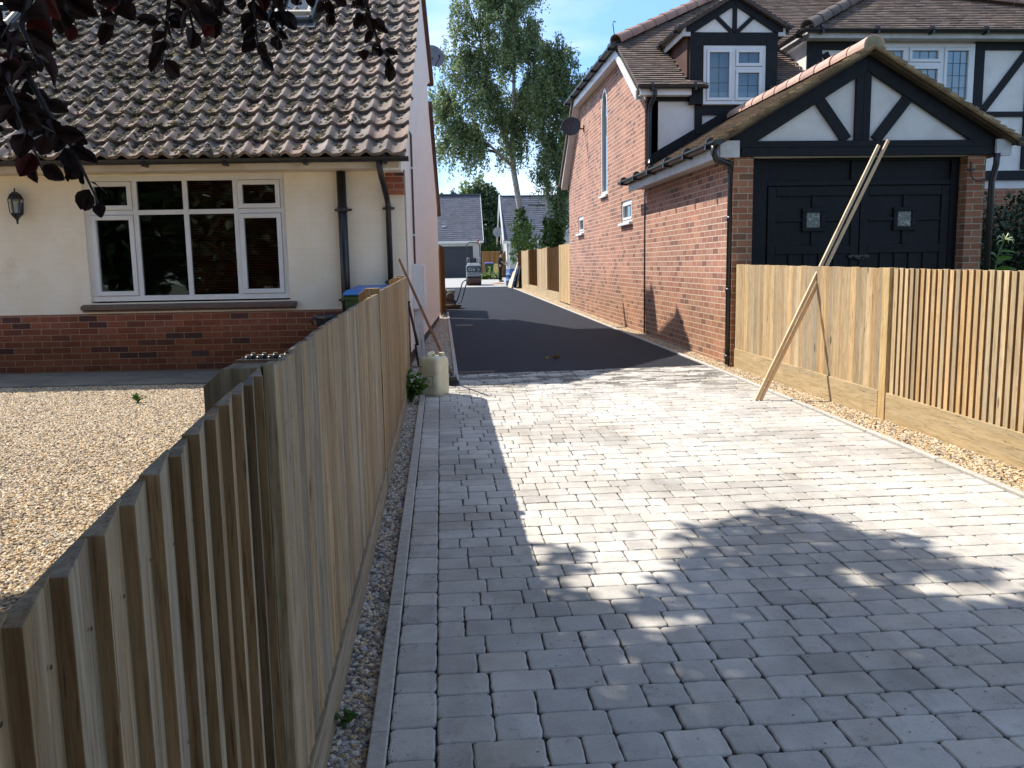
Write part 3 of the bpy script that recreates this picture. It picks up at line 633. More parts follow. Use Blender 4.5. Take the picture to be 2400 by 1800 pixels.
# tiled roof
SL = .742; PH = math.atan(SL); P0y, P0z = -.47, 2.585
V_ = Vector((0, math.cos(PH), math.sin(PH))); N_ = Vector((0, -math.sin(PH), math.cos(PH)))
per, gau = .226, .335; xr = .085; rows = 18; ns = 10
cols_ = int((xr - X0) / per)
def prof(u):
    a = u * 2 * PI; return .024 * math.cos(a) + .008 * math.cos(2 * a) + .005 * math.sin(a * 1)
g = MB()
for r in range(rows):
    base = Vector((0, P0y, P0z)) + V_ * (r * gau - .02); sh = rt.uniform(-.004, .004)
    for c_ in range(cols_):
        x1 = xr - c_ * per; v = rt.gauss(1, .07); pk = rt.random()
        tn = (v * 1.15, v * 1.02, v * .97, 0) if pk < .25 else ((v * .95, v * .97, v * 1.0, 0) if pk > .7 else (v, v * .98, v * .95, 0))
        lift = rt.uniform(0, .006); skew = rt.uniform(-.004, .004); vs = []
        for tt, el in ((0, .008 + lift), (0, .050 + lift), (.02, .0525 + lift), (gau * .5, .030), (gau + .03, .006)):
            for q in range(ns + 1):
                x = x1 - per * q / ns; p = base + V_ * (tt + skew * (1 if tt < .1 else 0)) + N_ * (el + prof(q / ns) + .018); vs.append((x + sh, p.y, p.z))
        fs = []
        for k in range(4):
            for q in range(ns): a = k * (ns + 1) + q; fs.append((a, a + ns + 1, a + ns + 2, a + 1))
        o_ = len(g.v); g.add(vs, fs, tn)
roof = BB(g, 'tiled_roof', MT['pantile'], smooth=True)
es = roof.modifiers.new('edge', 'EDGE_SPLIT'); es.split_angle = .9
g = MB(); ap = 4.35
g.add([(X0, P0y + .05, P0z - .03), (xr - .03, P0y + .05, P0z - .03), (xr - .03, ap, P0z + SL * (ap - P0y) - .03), (X0, ap, P0z + SL * (ap - P0y) - .03)], [(0, 1, 2, 3)])
g.prism([(X0, ap, 6.145), (X0, 9.1, 6.145 - .78 * 4.75), (X0, 9.1, 6.085 - .78 * 4.75), (X0, ap, 6.085)], (-X0 - .26, 0, 0))
g.prism([(X0 + 2, ap, 6.15), (X0 + 2, 7.25, 4.94), (X0 + 2, 7.25, 4.87), (X0 + 2, ap, 6.08)], (-X0 - 2 + .06, 0, 0))
BB(g, 'roof_deck', tilemat('rear_roof_tiles', (.17, .09, .06), (.12, .065, .045)))
g = MB()   # brown verge strips of the rear slopes
for (ya, za), (yb, zb_) in (((4.35, 6.10), (7.22, 4.90)), ((6.3, 4.33), (8.95, 2.44))):
    g.hexa([(-.02, ya, za - .02), (.07, ya, za - .02), (.07, yb, zb_ - .02), (-.02, yb, zb_ - .02), (-.02, ya, za + .08), (.07, ya, za + .08), (.07, yb, zb_ + .08), (-.02, yb, zb_ + .08)])
BB(g, 'verge', plainc('verge_clay', (.12, .065, .045)))
g = MB(); ridge_run(g, (X0, ap, 6.16), (.08, ap, 6.16)); BB(g, 'ridge', MT['ridge'])
# cheek wall behind dormer and gable-side mortar under the front verge
g = MB(); g.prism([(-.005, -.45, 2.56), (.05, -.45, 2.56), (.05, ap, 2.56 + SL * (ap + .45)), (-.005, ap, 2.56 + SL * (ap + .45))], (0, 0, .05)); BB(g, 'verge_mortar', plainc('verge_mortar', (.45, .40, .34)))
# moss
mossm = plain('roof_moss', (.030, .022, .010), (.062, .046, .020), 30, 1.0, .8, 120)
g = MB(); rm = random.Random(5)
def clump(mb, p, ex, ey, ez, k=7, t=None):
    vs = [p + N_ * ez * rm.uniform(.8, 1.2)]
    for j in range(k):
        a = 2 * PI * j / k; q = rm.uniform(.7, 1.25); vs.append(p + Vector((ex * math.cos(a) * q, 0, 0)) + V_ * ey * math.sin(a) * q + N_ * ez * .55 * rm.uniform(.4, 1.2))
    for j in range(k):
        a = 2 * PI * (j + .3) / k; q = rm.uniform(1.0, 1.5); vs.append(p + Vector((ex * math.cos(a) * q, 0, 0)) + V_ * ey * math.sin(a) * q - N_ * .012)
    fs = [(0, 1 + j, 1 + (j + 1) % k) for j in range(k)] + [(1 + j, 1 + k + j, 1 + k + (j + 1) % k, 1 + (j + 1) % k) for j in range(k)]
    mb.add(vs, fs, t or (1, 1, 1, 0))
for i in range(42000):
    x = rm.uniform(X0 + 1, xr); r = rm.randrange(rows - 2); tt = rm.random() ** .8 * gau
    u = ((xr - x) / per) % 1
    dens = .56 + .30 * mn.noise(Vector((x * .55, r * .2, 3))) + .5 * mn.noise(Vector((x * 2.1, r * .8, 1)))
    dens *= min(1, max(.16, (.25 - x) / 2.6)) * (.35 + 1.1 * min(1, (r + 1) / 5.)) if r < 14 else .5
    if abs(u - .5) > .27: dens *= .25
    if rm.random() > dens * 1.15: continue
    p = Vector((x, P0y, P0z)) + V_ * (r * gau - .02 + tt) + N_ * (.050 * (1 - tt / gau) + prof(u) + .016)
    s_ = rm.uniform(.014, .046); yl = rm.random() < .07
    clump(g, p, s_, s_ * 1.1, rm.uniform(.012, .026), 6, (2.6, 2.4, 1.3, 0) if yl else (rm.uniform(.6, 1.5),) * 3 + (0,))
mo = g.build('moss', mossm, roof); mo['kind'] = 'stuff'
# roof windows
def rwin(xa, xb, t0, t1):
    P = lambda x, t, h: tuple(Vector((x, P0y, P0z)) + V_ * t + N_ * h)
    def pr(mb, xa, xb, ta, tb_, h0, h1): mb.hexa([P(xa, ta, h0), P(xb, ta, h0), P(xb, tb_, h0), P(xa, tb_, h0), P(xa, ta, h1), P(xb, ta, h1), P(xb, tb_, h1), P(xa, tb_, h1)])
    g = MB(); pr(g, xa, xb, t0, t0 + .07, .0, .12); pr(g, xa, xa + .06, t0, t1, 0, .12); pr(g, xb - .06, xb, t0, t1, 0, .12); pr(g, xa, xb, t1 - .07, t1, 0, .12)
    pr(g, xa - .05, xb + .05, t0 - .16, t0, .03, .07)
    rw = BB(g, 'roof_window', plainc('roof_window_grey', (.05, .055, .06), .4), bevel=.006)
    g = MB(); pr(g, xa + .06, xb - .06, t0 + .07, t1 - .07, .06, .07); g.build('pane', MT['glass_dark'], rw)
    g = MB(); pr(g, xa + .02, xb - .02, t0 + .10, t0 + .16, .13, .19); pr(g, xa + .05, xa + .09, t0 + .1, t1, .13, .17); pr(g, xb - .09, xb - .05, t0 + .1, t1, .13, .17); g.build('sash', plainc('sash_timber', (.45, .42, .32)), rw, bevel=.004)
rwin(-2.0, -1.41, 3.62, 4.75); rwin(-6.2, -5.55, 3.35, 4.3)
# chimney on the rear slope
g = MB(); g.box(-1.5, -.95, 6.4, 6.95, 3.6, 7.9); g.box(-1.54, -.91, 6.36, 6.99, 7.6, 7.75); ch = BB(g, 'chimney', MT['plinth_brick'])
g = MB(); g.lathe([(.12, 0), (.13, .3), (.11, .35)], (-1.22, 6.68, 7.9), 14); g.build('chimney_pot', MT['ridge'], ch)
# gutter and pipes
g = MB(); gutter(g, (X0, -.455, 2.575), (.10, -.455, 2.575), .058); BB(g, 'gutter', MT['black_plastic'], smooth=False)
g = MB(); g.tube([(-.235, -.45, 2.55), (-.235, -.45, 2.46), (-.22, -.40, 2.36), (-.20, -.12, 2.16), (-.192, -.06, 2.08), (-.19, -.055, .1)], .034, 12)
for z in (2.03, 1.16): g.tube([(-.19, -.055, z - .02), (-.19, -.055, z + .02)], .041, 12); g.box(-.26, -.12, -.03, -.0, z - .012, z + .012)
BB(g, 'downpipe', MT['black_plastic'], smooth=True)
g = MB(); g.tube([(-.73, -.075, .12), (-.73, -.075, 2.46)], .055, 14)
for z in (2.02, .95): g.tube([(-.73, -.075, z - .03), (-.73, -.075, z + .03)], .064, 14); g.box(-.83, -.63, -.03, 0, z - .012, z + .012)
BB(g, 'soil_pipe', MT['black_plastic'], smooth=True)
# front window
q = (wx1 - wx0) / 4
cols = [(wx0, wx0 + q, 2.03, True), (wx0 + q, wx0 + 2 * q, 2.03, False), (wx0 + 2 * q, wx0 + 3 * q, 2.03, False), (wx0 + 3 * q, wx1, 2.03, True)]
wn, pn = window(bu, 'y', wx0, wx1, wz0 + .02, wz1, .035, cols, 'front_window', .062)
blind = plainc('dark_red_blind', (.34, .055, .035), .35)
g = MB()
for k in range(46): z = wz0 + .05 + k * .031; g.hexa([(wx0 + q + .02, .14, z), (wx1 - .05, .14, z), (wx1 - .05, .165, z + .013), (wx0 + q + .02, .165, z + .013), (wx0 + q + .02, .14, z + .003), (wx1 - .05, .14, z + .003), (wx1 - .05, .165, z + .016), (wx0 + q + .02, .165, z + .016)])
g.build('blind', plainc('dark_slat_blind', (.05, .045, .04)), wn)
g = MB()
for k in range(46): z = wz0 + .05 + k * .031; g.hexa([(wx0 + 2 * q + .02, .112, z), (wx1 - .05, .112, z), (wx1 - .05, .134, z + .016), (wx0 + 2 * q + .02, .134, z + .016), (wx0 + 2 * q + .02, .112, z + .003), (wx1 - .05, .112, z + .003), (wx1 - .05, .134, z + .019), (wx0 + 2 * q + .02, .134, z + .019)])
g.build('red_blind', blind, wn)
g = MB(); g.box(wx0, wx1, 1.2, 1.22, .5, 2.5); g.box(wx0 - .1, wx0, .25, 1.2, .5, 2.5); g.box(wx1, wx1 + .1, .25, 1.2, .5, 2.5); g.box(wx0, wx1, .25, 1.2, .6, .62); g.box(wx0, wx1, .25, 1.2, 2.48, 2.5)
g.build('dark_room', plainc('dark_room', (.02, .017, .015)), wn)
g = MB(); g.hexa([(wx0 - .10, -.075, .885), (wx1 + .08, -.075, .885), (wx1 + .08, .05, .905), (wx0 - .10, .05, .905), (wx0 - .10, -.075, .93), (wx1 + .08, -.075, .93), (wx1 + .08, .05, .965), (wx0 - .10, .05, .965)]); g.box(wx0 - .09, wx1 + .07, -.045, -.002, .862, .884)
BB(g, 'window_sill', plain('clay_sill', (.16, .10, .07), (.11, .075, .055), 14, .8, .5, 50), bevel=.006)
# meter cupboard, conduit
g = MB(); g.box(.0, .135, .88, 1.40, .78, 1.365); mbx = BB(g, 'meter_box', MT['upvc'], bevel=.006)
g = MB(); g.box(.136, .150, .90, 1.38, .80, 1.345); g.build('door', MT['upvc'], mbx, bevel=.004)
g = MB(); g.box(.02, .075, .95, 1.03, .12, .779); g.box(.085, .12, .96, 1.0, .12, .779); BB(g, 'cable_duct', MT['upvc_old'], bevel=.004)
g = MB(); g.tube([(.02, 1.12, 1.37), (.02, 1.12, 3.05), (-.01, 1.10, 3.09)], .014, 8); cd = BB(g, 'conduit', plainc('brown_conduit', (.10, .045, .03)))
for z in (1.75, 2.62): g = MB(); g.box(-.0, .04, 1.09, 1.15, z - .012, z + .012); g.build('clip', MT['upvc'], cd)

# carriage lantern on the front wall
c_, s_ = math.cos(BA), math.sin(BA)
def bw(lx, ly, z): return (-.41 + lx * c_ + ly * s_, 10.53 - lx * s_ + ly * c_, z)
lm = thing('wall_lantern', 'small black carriage lantern on the cream wall left of the front window', 'lamp', bw(-4.50, -.10, 2.12), -BA)
black = MT['black_plastic']
g = MB(); g.lathe([(.004, .20), (.012, .185), (.006, .165), (.03, .155), (.068, .125), (.088, .088), (.094, .075), (.085, .072)], n=6); g.build('roof_cap', black, lm)
g = MB()
for k in range(6):
    a = 2 * PI * (k + .5) / 6; g.tube([(.078 * math.cos(a), .078 * math.sin(a), .075), (.066 * math.cos(a), .066 * math.sin(a), -.085)], .006, 5)
g.lathe([(.070, -.085), (.074, -.095), (.055, -.12), (.025, -.15), (.01, -.185), (.016, -.195), (.003, -.215)], n=6); g.build('frame', black, lm)
g = MB(); g.lathe([(.072, .072), (.061, -.083)], n=6, cap=False); g.build('glass', MT['glass'], lm)
g = MB(); g.tube([(0, 0, -.07), (0, 0, .02)], .016, 8); g.lathe([(.016, .02), (.03, .05), (.001, .08)], n=10); g.build('bulb', plainc('bulb_white', (.7, .68, .6)), lm)
g = MB(); g.tube([(0, 0, -.09), (0, .05, -.10), (0, .10, -.03)], .009, 6); g.box(-.03, .03, .088, .098, -.10, .04); g.build('bracket', black, lm)

def dish(name, label, c, r, face, arm, mat):
    t = thing(name, label, 'satellite dish', c); F = Vector(face).normalized(); u = F.cross(Vector((0, 0, 1))).normalized(); v = u.cross(F)
    g = MB(); vs = []; n_ = 24; R_ = 6
    for side in (0, 1):
        for i in range(R_ + 1):
            q = i / R_
            for k in range(n_):
                a = 2 * PI * k / n_; vs.append(u * math.cos(a) * r * q + v * math.sin(a) * r * q + F * (.10 * r / .23 * q * q * .6 - side * .006))
    fs = []
    for side in (0, 1):
        o_ = side * (R_ + 1) * n_
        for i in range(R_):
            for k in range(n_): a = o_ + i * n_ + k; b = o_ + i * n_ + (k + 1) % n_; fs.append((a, b, b + n_, a + n_))
    for k in range(n_): a = R_ * n_ + k; b = R_ * n_ + (k + 1) % n_; o2 = (R_ + 1) * n_; fs.append((a, b, b + o2, a + o2))
    g.add(vs, fs); g.build('reflector', mat, t, smooth=True)
    g = MB(); g.tube([tuple(-v * r * .95 + F * .04), tuple(-v * r * .75 + F * r * 1.25)], .009, 6); g.tube([tuple(-v * r * .78 + F * r * 1.2), tuple(-v * r * .5 + F * r * 1.3)], .022, 10); g.build('feed_arm', black, t)
    g = MB(); A_ = Vector(arm) - Vector(c); g.tube([tuple(-F * .01), tuple(A_ * .35 - F * .06), tuple(A_)], .017, 8); g.beam(tuple(A_ + Vector((0, 0, .08))), tuple(A_ - Vector((0, 0, .08))), .03, .05); g.build('wall_mount', black, t)
    return t
dmg = plain('dish_grey', (.17, .18, .19), (.14, .15, .16), 6, .5); dmb = plain('dish_black_mesh', (.03, .028, .03), (.045, .042, .045), 90, .6)
dish('satellite_dish', 'grey satellite dish high on the rear edge of the bungalow roof', (-.04, 18.35, 5.56), .235, (.45, -1, .35), (-.13, 18.0, 5.25), dmg)
dish('satellite_dish', 'black mesh satellite dish on an arm from the orange brick gable wall', (3.065, 20.1, 4.43), .225, (-.25, -1, .3), (3.40, 20.27, 4.42), dmb)

# ================================================================ THE GARAGE
gr = thing('garage', 'black and white timbered garage with black panelled doors and tiled gable roof', 'garage', (4.87, 9.74, 0))
def GP(mb, name, mat, par=gr, **k):
    mb.v = [(x - 4.87, y - 9.74, z) for x, y, z in mb.v] if par is gr else mb.v
    return mb.build(name, mat, par, **k)
g = MB(); g.box(3.4, 3.52, 9.86, 14.2, -.1, 2.62); GP(g, 'side_wall', MT['red_brick'])
g = MB(); g.box(3.345, 3.575, 9.74, 9.858, -.1, 2.50); g.box(3.4, 3.575, 9.858, 9.96, -.1, 2.50); GP(g, 'brick_pier', MT['pier_brick'])
g = MB(); g.box(6.13, 6.35, 9.74, 9.96, -.1, 2.50); GP(g, 'brick_pier', MT['pier_brick'])
g = MB(); g.box(6.2, 6.34, 9.97, 14.2, -.1, 2.62); GP(g, 'side_wall', MT['pier_brick'])
g = MB(); g.add([(3.42, 9.76, 2.5), (6.34, 9.76, 2.5), (6.34, 9.76, 2.78), (4.88, 9.76, 3.62), (3.42, 9.76, 2.78)], [(0, 1, 2, 3, 4)]); g.prism([(3.42, 9.765, 2.5), (6.34, 9.765, 2.5), (6.34, 9.765, 2.78), (4.88, 9.765, 3.60), (3.42, 9.765, 2.78)], (0, .1, 0))
GP(g, 'gable_panel', MT['render_white'])
bmh = MT['black_wood']
g = MB()   # beam, rafters, king post, braces
g.box(3.42, 6.42, 9.705, 9.758, 2.505, 2.60); g.box(3.44, 6.40, 9.715, 9.757, 2.603, 2.675)
def plank(mb, x0, z0, x1, z1, w_, y, d=.03): mb.beam((x0, y, z0), (x1, y, z1), d, w_, up=Vector((x1 - x0, 0, z1 - z0)).cross(Vector((0, 1, 0))))
for sgn in (-1, 1):
    ex = 4.87 + sgn * 1.56; g.prism([(4.87, 9.712, 3.66), (ex, 9.712, 2.765), (ex, 9.712, 2.60), (ex - sgn * .18, 9.712, 2.60), (4.87, 9.712, 3.44)], (0, .044, 0))
g.box(4.745, 4.835, 9.717, 9.756, 2.677, 3.50); g.box(4.838, 4.925, 9.722, 9.756, 2.677, 3.50)
for (a, b, c, d) in ((4.66, 2.68, 4.27, 3.19), (5.00, 2.68, 5.40, 3.19)): plank(g, a, b, c, d, .125, 9.738, .032)
GP(g, 'timber_frame', bmh, bevel=.003)
# doors, recessed
g = MB(); g.box(3.575, 6.13, 9.93, 9.99, 0, 2.505)
g.box(3.575, 3.80, 9.895, 9.929, 0, 2.5); g.box(6.03, 6.13, 9.895, 9.929, 0, 2.5); g.box(3.801, 6.029, 9.895, 9.929, 2.47, 2.5); g.box(3.801, 6.029, 9.895, 9.929, 2.19, 2.25); g.box(4.81, 4.86, 9.900, 9.929, 2.251, 2.469); GP(g, 'door_frame', bmh, bevel=.004)
gg = MT['glass_dark']
for k, (xa, xb) in enumerate(((3.81, 4.92), (4.93, 6.02))):
    g = MB(); g.box(xa, xb, 9.905, 9.929, .1, 2.18)
    cx = (xa + xb) / 2; st = .10
    for a, b, u, v in ((xa, xa + st, .1, 2.18), (xb - st, xb, .1, 2.18), (xa + st, xb - st, 2.07, 2.18), (xa + st, xb - st, 1.40, 1.50), (xa + st, xb - st, .1, .3), (cx - .025, cx + .025, 1.501, 1.66), (cx - .025, cx + .025, 1.93, 2.069), (xa + st, cx - .14, 1.775, 1.815), (cx + .14, xb - st, 1.775, 1.815)): g.box(a, b, 9.885, 9.904, u, v)
    for j in range(1, 5): x = xa + st + (xb - xa - 2 * st) * j / 5; g.box(x - .02, x + .02, 9.887, 9.904, .301, 1.399)
    for a, b, u, v in ((cx - .14, cx + .14, 1.88, 1.93), (cx - .14, cx + .14, 1.66, 1.71), (cx - .14, cx - .085, 1.711, 1.879), (cx + .085, cx + .14, 1.711, 1.879)): g.box(a, b, 9.875, 9.904, u, v)
    dr = GP(g, 'door_leaf', bmh, bevel=.006)
    g = MB(); g.box(cx - .085, cx + .085, 9.893, 9.899, 1.71, 1.88); g.v = [(x - 4.87, y - 9.74, z) for x, y, z in g.v]
    bm_, n, b_, N, K = newmat('bullseye_glass'); K(mixc(n, (.03, .04, .04), (.32, .34, .34), step(n, noisen(n, objc(n), 14, 4, .6, 2.5), .48, .7)), b_.inputs['Base Color']); b_.inputs['Roughness'].default_value = .12
    g.build('pane', bm_, dr)
g = MB(); g.tube([(4.86, 9.86, 1.36), (4.90, 9.83, 1.33), (4.95, 9.83, 1.33), (4.99, 9.86, 1.36)], .012, 8); g.box(4.80, 5.05, 9.872, 9.885, 1.35, 1.38); GP(g, 'door_handle', black)
# roof
ra = math.atan(.575); ca, sa = math.cos(ra), math.sin(ra); LS = (4.87 - 3.10) / ca
g = MB(); plain_roof(g, (3.10, 9.60, 2.655), (0, 1, 0), (ca, 0, sa), [(0, 0), (4.7, 0), (4.7, LS), (0, LS)]); GP(g, 'roof', MT['mossy_tile'])
g = MB(); plain_roof(g, (6.64, 9.60, 2.655), (0, 1, 0), (-ca, 0, sa), [(0, 0), (4.7, 0), (4.7, LS), (0, LS)]); GP(g, 'roof', MT['mossy_tile'])
g = MB()   # ragged verge: undercloak tiles bedded in mortar
for sgn in (-1, 1):
    k = 0; s = 0.02
    while s < LS - .05:
        x = 4.87 + sgn * (LS - s) * ca; z = 2.655 + s * sa; j = rt.uniform(-.022, .008)
        U2 = Vector((-sgn * ca, 0, sa)); Nn = Vector((sgn * sa, 0, ca)); p = Vector((x, 9.575 + j, z)) + Nn * .012
        v = rt.uniform(1.0, 1.9)
        a = p; b = p + U2 * .125
        g.hexa([a - Nn * .012, b - Nn * .026, b - Nn * .026 + Vector((0, .16, 0)), a - Nn * .012 + Vector((0, .16, 0)), a + Nn * .034, b + Nn * .006, b + Nn * .006 + Vector((0, .16, 0)), a + Nn * .034 + Vector((0, .16, 0))], (v, v * .95, v * .75, 0)); s += .1
    A_ = Vector((4.87 + sgn * 1.80, 9.60, 2.615)); B_ = Vector((4.87, 9.60, 3.655))
    g.beam(A_, B_, .08, .02, up=(sgn * sa, 0, ca), t=(.9, .8, .5, 0))
GP(g, 'verge', MT['mossy_tile'])
g = MB(); ridge_run(g, (4.87, 9.58, 3.70), (4.87, 14.4, 3.70), .118, .45); rd = GP(g, 'ridge', MT['ridge_pink'])
g = MB(); g.prism([(4.87 + .103 * math.cos(a), 9.584, 3.68 + .103 * math.sin(a)) for a in [PI * (-.05 + 1.1 * k / 12) for k in range(13)]], (0, .03, 0)); GP(g, 'ridge_mortar', MT['mortar'])
g = MB(); g.box(3.16, 3.385, 9.66, 9.70, 2.49, 2.675); g.box(3.155, 3.18, 9.70, 14.4, 2.50, 2.655); g.box(3.18, 3.40, 9.71, 14.2, 2.52, 2.535); GP(g, 'fascia', MT['upvc_old'], bevel=.003); g = MB(); g.box(6.42, 6.60, 9.66, 9.70, 2.49, 2.675); g.box(6.56, 6.58, 9.70, 14.2, 2.50, 2.655); GP(g, 'fascia', MT['upvc_old'], bevel=.003)
g = MB(); gutter(g, (3.095, 9.52, 2.665), (3.095, 14.75, 2.69), .058); GP(g, 'gutter', black)
g = MB(); g.tube([(6.66, 9.56, 2.63), (6.66, 9.64, 2.64)], .05, 10); gutter(g, (6.66, 9.58, 2.655), (6.66, 14, 2.67), .055); GP(g, 'gutter', black)
g = MB(); g.tube([(3.09, 9.66, 2.63), (3.09, 9.66, 2.53), (3.12, 9.67, 2.47), (3.29, 9.74, 2.43), (3.335, 9.79, 2.38), (3.335, 9.80, 2.30), (3.335, 9.80, .13)], .036, 12)
for z in (2.36, 1.82, 1.00, .22): g.tube([(3.335, 9.80, z - .025), (3.335, 9.80, z + .025)], .042, 12); g.box(3.33, 3.40, 9.79, 9.81, z - .008, z + .008)
GP(g, 'downpipe', black, smooth=True)
g = MB(); g.tube([(6.44, 9.68, 2.52), (6.45, 9.70, 2.40), (6.42, 9.72, 2.2), (6.42, 9.72, .1)], .036, 12); GP(g, 'downpipe', black, smooth=True)
hk = thing('iron_hook', 'curled black iron basket hook on the right brick pier of the garage', 'hook', (6.16, 9.73, 2.33))
g = MB(); g.tube([(0, 0, .10), (0, -.01, .0), (.0, -.02, -.07), (.03, -.05, -.12), (.08, -.07, -.13), (.12, -.08, -.11)], .008, 7); g.tube([(-.045, -.008, .01), (.045, -.008, .01)], .012, 7); g.build('hook', black, hk)

# ================================================================ THE BRICK HOUSE
bh = thing('brick_house', 'large orange brick house with half hipped roof, dormer and black and white timbering', 'house', (3.4, 14.28, 0))
def HP(mb, name, mat, par=bh, **k): mb.v = [(x - 3.4, y - 14.28, z) for x, y, z in mb.v]; return mb.build(name, mat, par, **k)
out = [(14.281, -.1), (22.72, -.1), (22.72, 3.42), (20.75, 5.16), (15.92, 5.16), (14.281, 4.06)]
# side wall with the lancet opening cut: built in vertical slices
ay0, ay1, az0, az1 = 17.50, 18.17, 2.72, 4.84
def top(y): return min(4.06 + (y - 14.281) * (5.16 - 4.06) / (15.92 - 14.281), 5.16, 3.42 + (22.72 - y) * (5.16 - 3.42) / (22.72 - 20.75))
def arch(y):
    h = 1 - abs((y - (ay0 + ay1) / 2) / ((ay1 - ay0) / 2)); return az1 - .42 * (1 - math.sqrt(max(0, 1 - (1 - h) ** 2)))
ysl = sorted(set([14.281, 15.22, 15.92, 16.13, ay0, ay1, 20.42, 20.75, 21.22, 22.72] + [ay0 + (ay1 - ay0) * k / 10 for k in range(11)]))
g = MB()
for a, b in zip(ysl[:-1], ysl[1:]):
    segs = [(-.1, None)]
    mid = (a + b) / 2
    def pz(z0a, z0b, z1a, z1b): g.hexa([(3.4, a, z0a), (3.62, a, z0a), (3.62, b, z0b), (3.4, b, z0b), (3.4, a, z1a), (3.62, a, z1a), (3.62, b, z1b), (3.4, b, z1b)])
    if ay0 < mid < ay1: pz(-.1, -.1, az0, az0); pz(arch(a), arch(b), top(a), top(b))
    elif 15.22 < mid < 16.13: pz(-.1, -.1, 2.06, 2.06); pz(2.46, 2.46, top(a), top(b))
    elif 20.42 < mid < 21.22: pz(-.1, -.1, 2.05, 2.05); pz(2.46, 2.46, top(a), top(b))
    else: pz(-.1, -.1, top(a), top(b))
HP(g, 'side_wall', MT['red_brick'])
g = MB(); g.box(3.388, 3.3995, 14.255, 14.275, .1, 2.5); HP(g, 'movement_joint', black)
g = MB(); g.box(3.41, 14, 22.4, 22.6, -.1, 3.4); g.box(3.63, 14, 20, 20.2, 3.4, 5.0); HP(g, 'rear_wall', MT['red_brick'])
# lancet window
g = MB(); yy = [ay0 + (ay1 - ay0) * k / 10 for k in range(11)]; ri = lambda y: arch(y)
def ring(mb, ins, x0, x1):
    P = [(ay0, az0), (ay1, az0)] + [(y, arch(y)) for y in yy[::-1]]; cy, cz = (ay0 + ay1) / 2, (az0 + az1) / 2
    I = [(cy + (y - cy) * (1 - ins / ((ay1 - ay0) / 2)), cz + (z - cz) * (1 - ins / ((az1 - az0) / 2))) for y, z in P]
    n_ = len(P); vs = [(x0, *p) for p in P] + [(x0, *p) for p in I] + [(x1, *p) for p in P] + [(x1, *p) for p in I]
    fs = []
    for i in range(n_): j = (i + 1) % n_; fs += [(i, j, n_ + j, n_ + i), (2 * n_ + i, 3 * n_ + i, 3 * n_ + j, 2 * n_ + j), (i, 2 * n_ + i, 2 * n_ + j, j), (n_ + i, n_ + j, 3 * n_ + j, 3 * n_ + i)]
    mb.add(vs, fs); return I
I = ring(g, .07, 3.405, 3.475); lw = HP(g, 'lancet_window', MT['upvc'])
g = MB(); g.prism([(3.45, y, z) for y, z in I], (.01, 0, 0)); HP(g, 'pane', glass('sky_glass', (.05, .06, .065), .02, 1.), lw); lw.children[0].location = (0, 0, 0)
g = MB(); g.box(3.35, 3.42, ay0 - .06, ay1 + .06, az0 - .05, az0); HP(g, 'window_sill', MT['upvc'], bevel=.004)
for k, (a, b, u, v) in enumerate(((15.24, 16.11, 2.06, 2.46), (20.44, 21.20, 2.05, 2.46))):
    wn, pn = window(bh, 'x', a - 14.28, b - 14.28, u, v, .02, [(a - 14.28, b - 14.28, None, True)], 'window', .05, lead=(.2, .3))
    g = MB(); g.box(3.335, 3.42, a - .06, b + .06, u - .05, u - .002); HP(g, 'window_sill', MT['upvc'], bevel=.004)
    g = MB(); g.box(3.52, 3.53, a, b, u, v); HP(g, 'net_curtain', plainc('net_curtain', (.35, .37, .37)))
# front wall of the house and the wing
g = MB(); g.box(3.46, 6.2, 14.281, 14.45, -.1, 4.08); HP(g, 'front_wall', MT['render_white'])
g = MB(); g.box(6.2, 15.2, 14.5, 14.7, 2.5, 5.0); g.box(6.2, 6.35, 14.7, 17, 2.5, 5.0); HP(g, 'wing_wall', MT['render_white'])
g = MB(); g.box(6.2, 15.2, 14.5, 14.7, -.1, 2.499); HP(g, 'ground_floor_wall', MT['pier_brick'])
g = MB(); Y0 = 14.262
g.box(3.425, 3.50, 14.225, 14.28, 2.9, 4.07); g.box(3.501, 4.34, 14.24, 14.28, 3.935, 4.07); g.box(4.225, 4.345, 14.235, 14.28, 3.4, 3.934); g.box(4.346, 5.6, 14.24, 14.28, 3.715, 3.86)
plank(g, 3.47, 2.98, 4.95, 3.80, .17, 14.257, .036); g.box(5.45, 5.6, 14.236, 14.28, 3.3, 3.714); g.box(5.601, 6.2, 14.24, 14.28, 3.9, 4.07)
HP(g, 'timber_frame', bmh, bevel=.003)
g = MB()
g.box(6.19, 6.45, 14.46, 14.5, 3.2, 4.93); g.box(6.451, 7.28, 14.462, 14.5, 4.80, 4.93); g.box(7.2, 7.29, 14.464, 14.5, 3.2, 4.799); plank(g, 6.5, 4.75, 7.1, 3.7, .11, 14.48, .03)
g.box(9.125, 9.30, 14.46, 14.5, 2.66, 4.93); g.box(9.301, 15.1, 14.462, 14.5, 4.80, 4.93); plank(g, 9.33, 3.82, 10.08, 4.80, .12, 14.48, .032); g.box(10.07, 10.22, 14.463, 14.5, 2.82, 4.799)
g.box(7.29, 9.124, 14.464, 14.5, 3.70, 3.79); g.box(9.301, 15, 14.464, 14.499, 3.705, 3.79); g.box(6.2, 15.1, 14.455, 14.5, 2.64, 2.80)
HP(g, 'wing_timber_frame', bmh, bevel=.003)
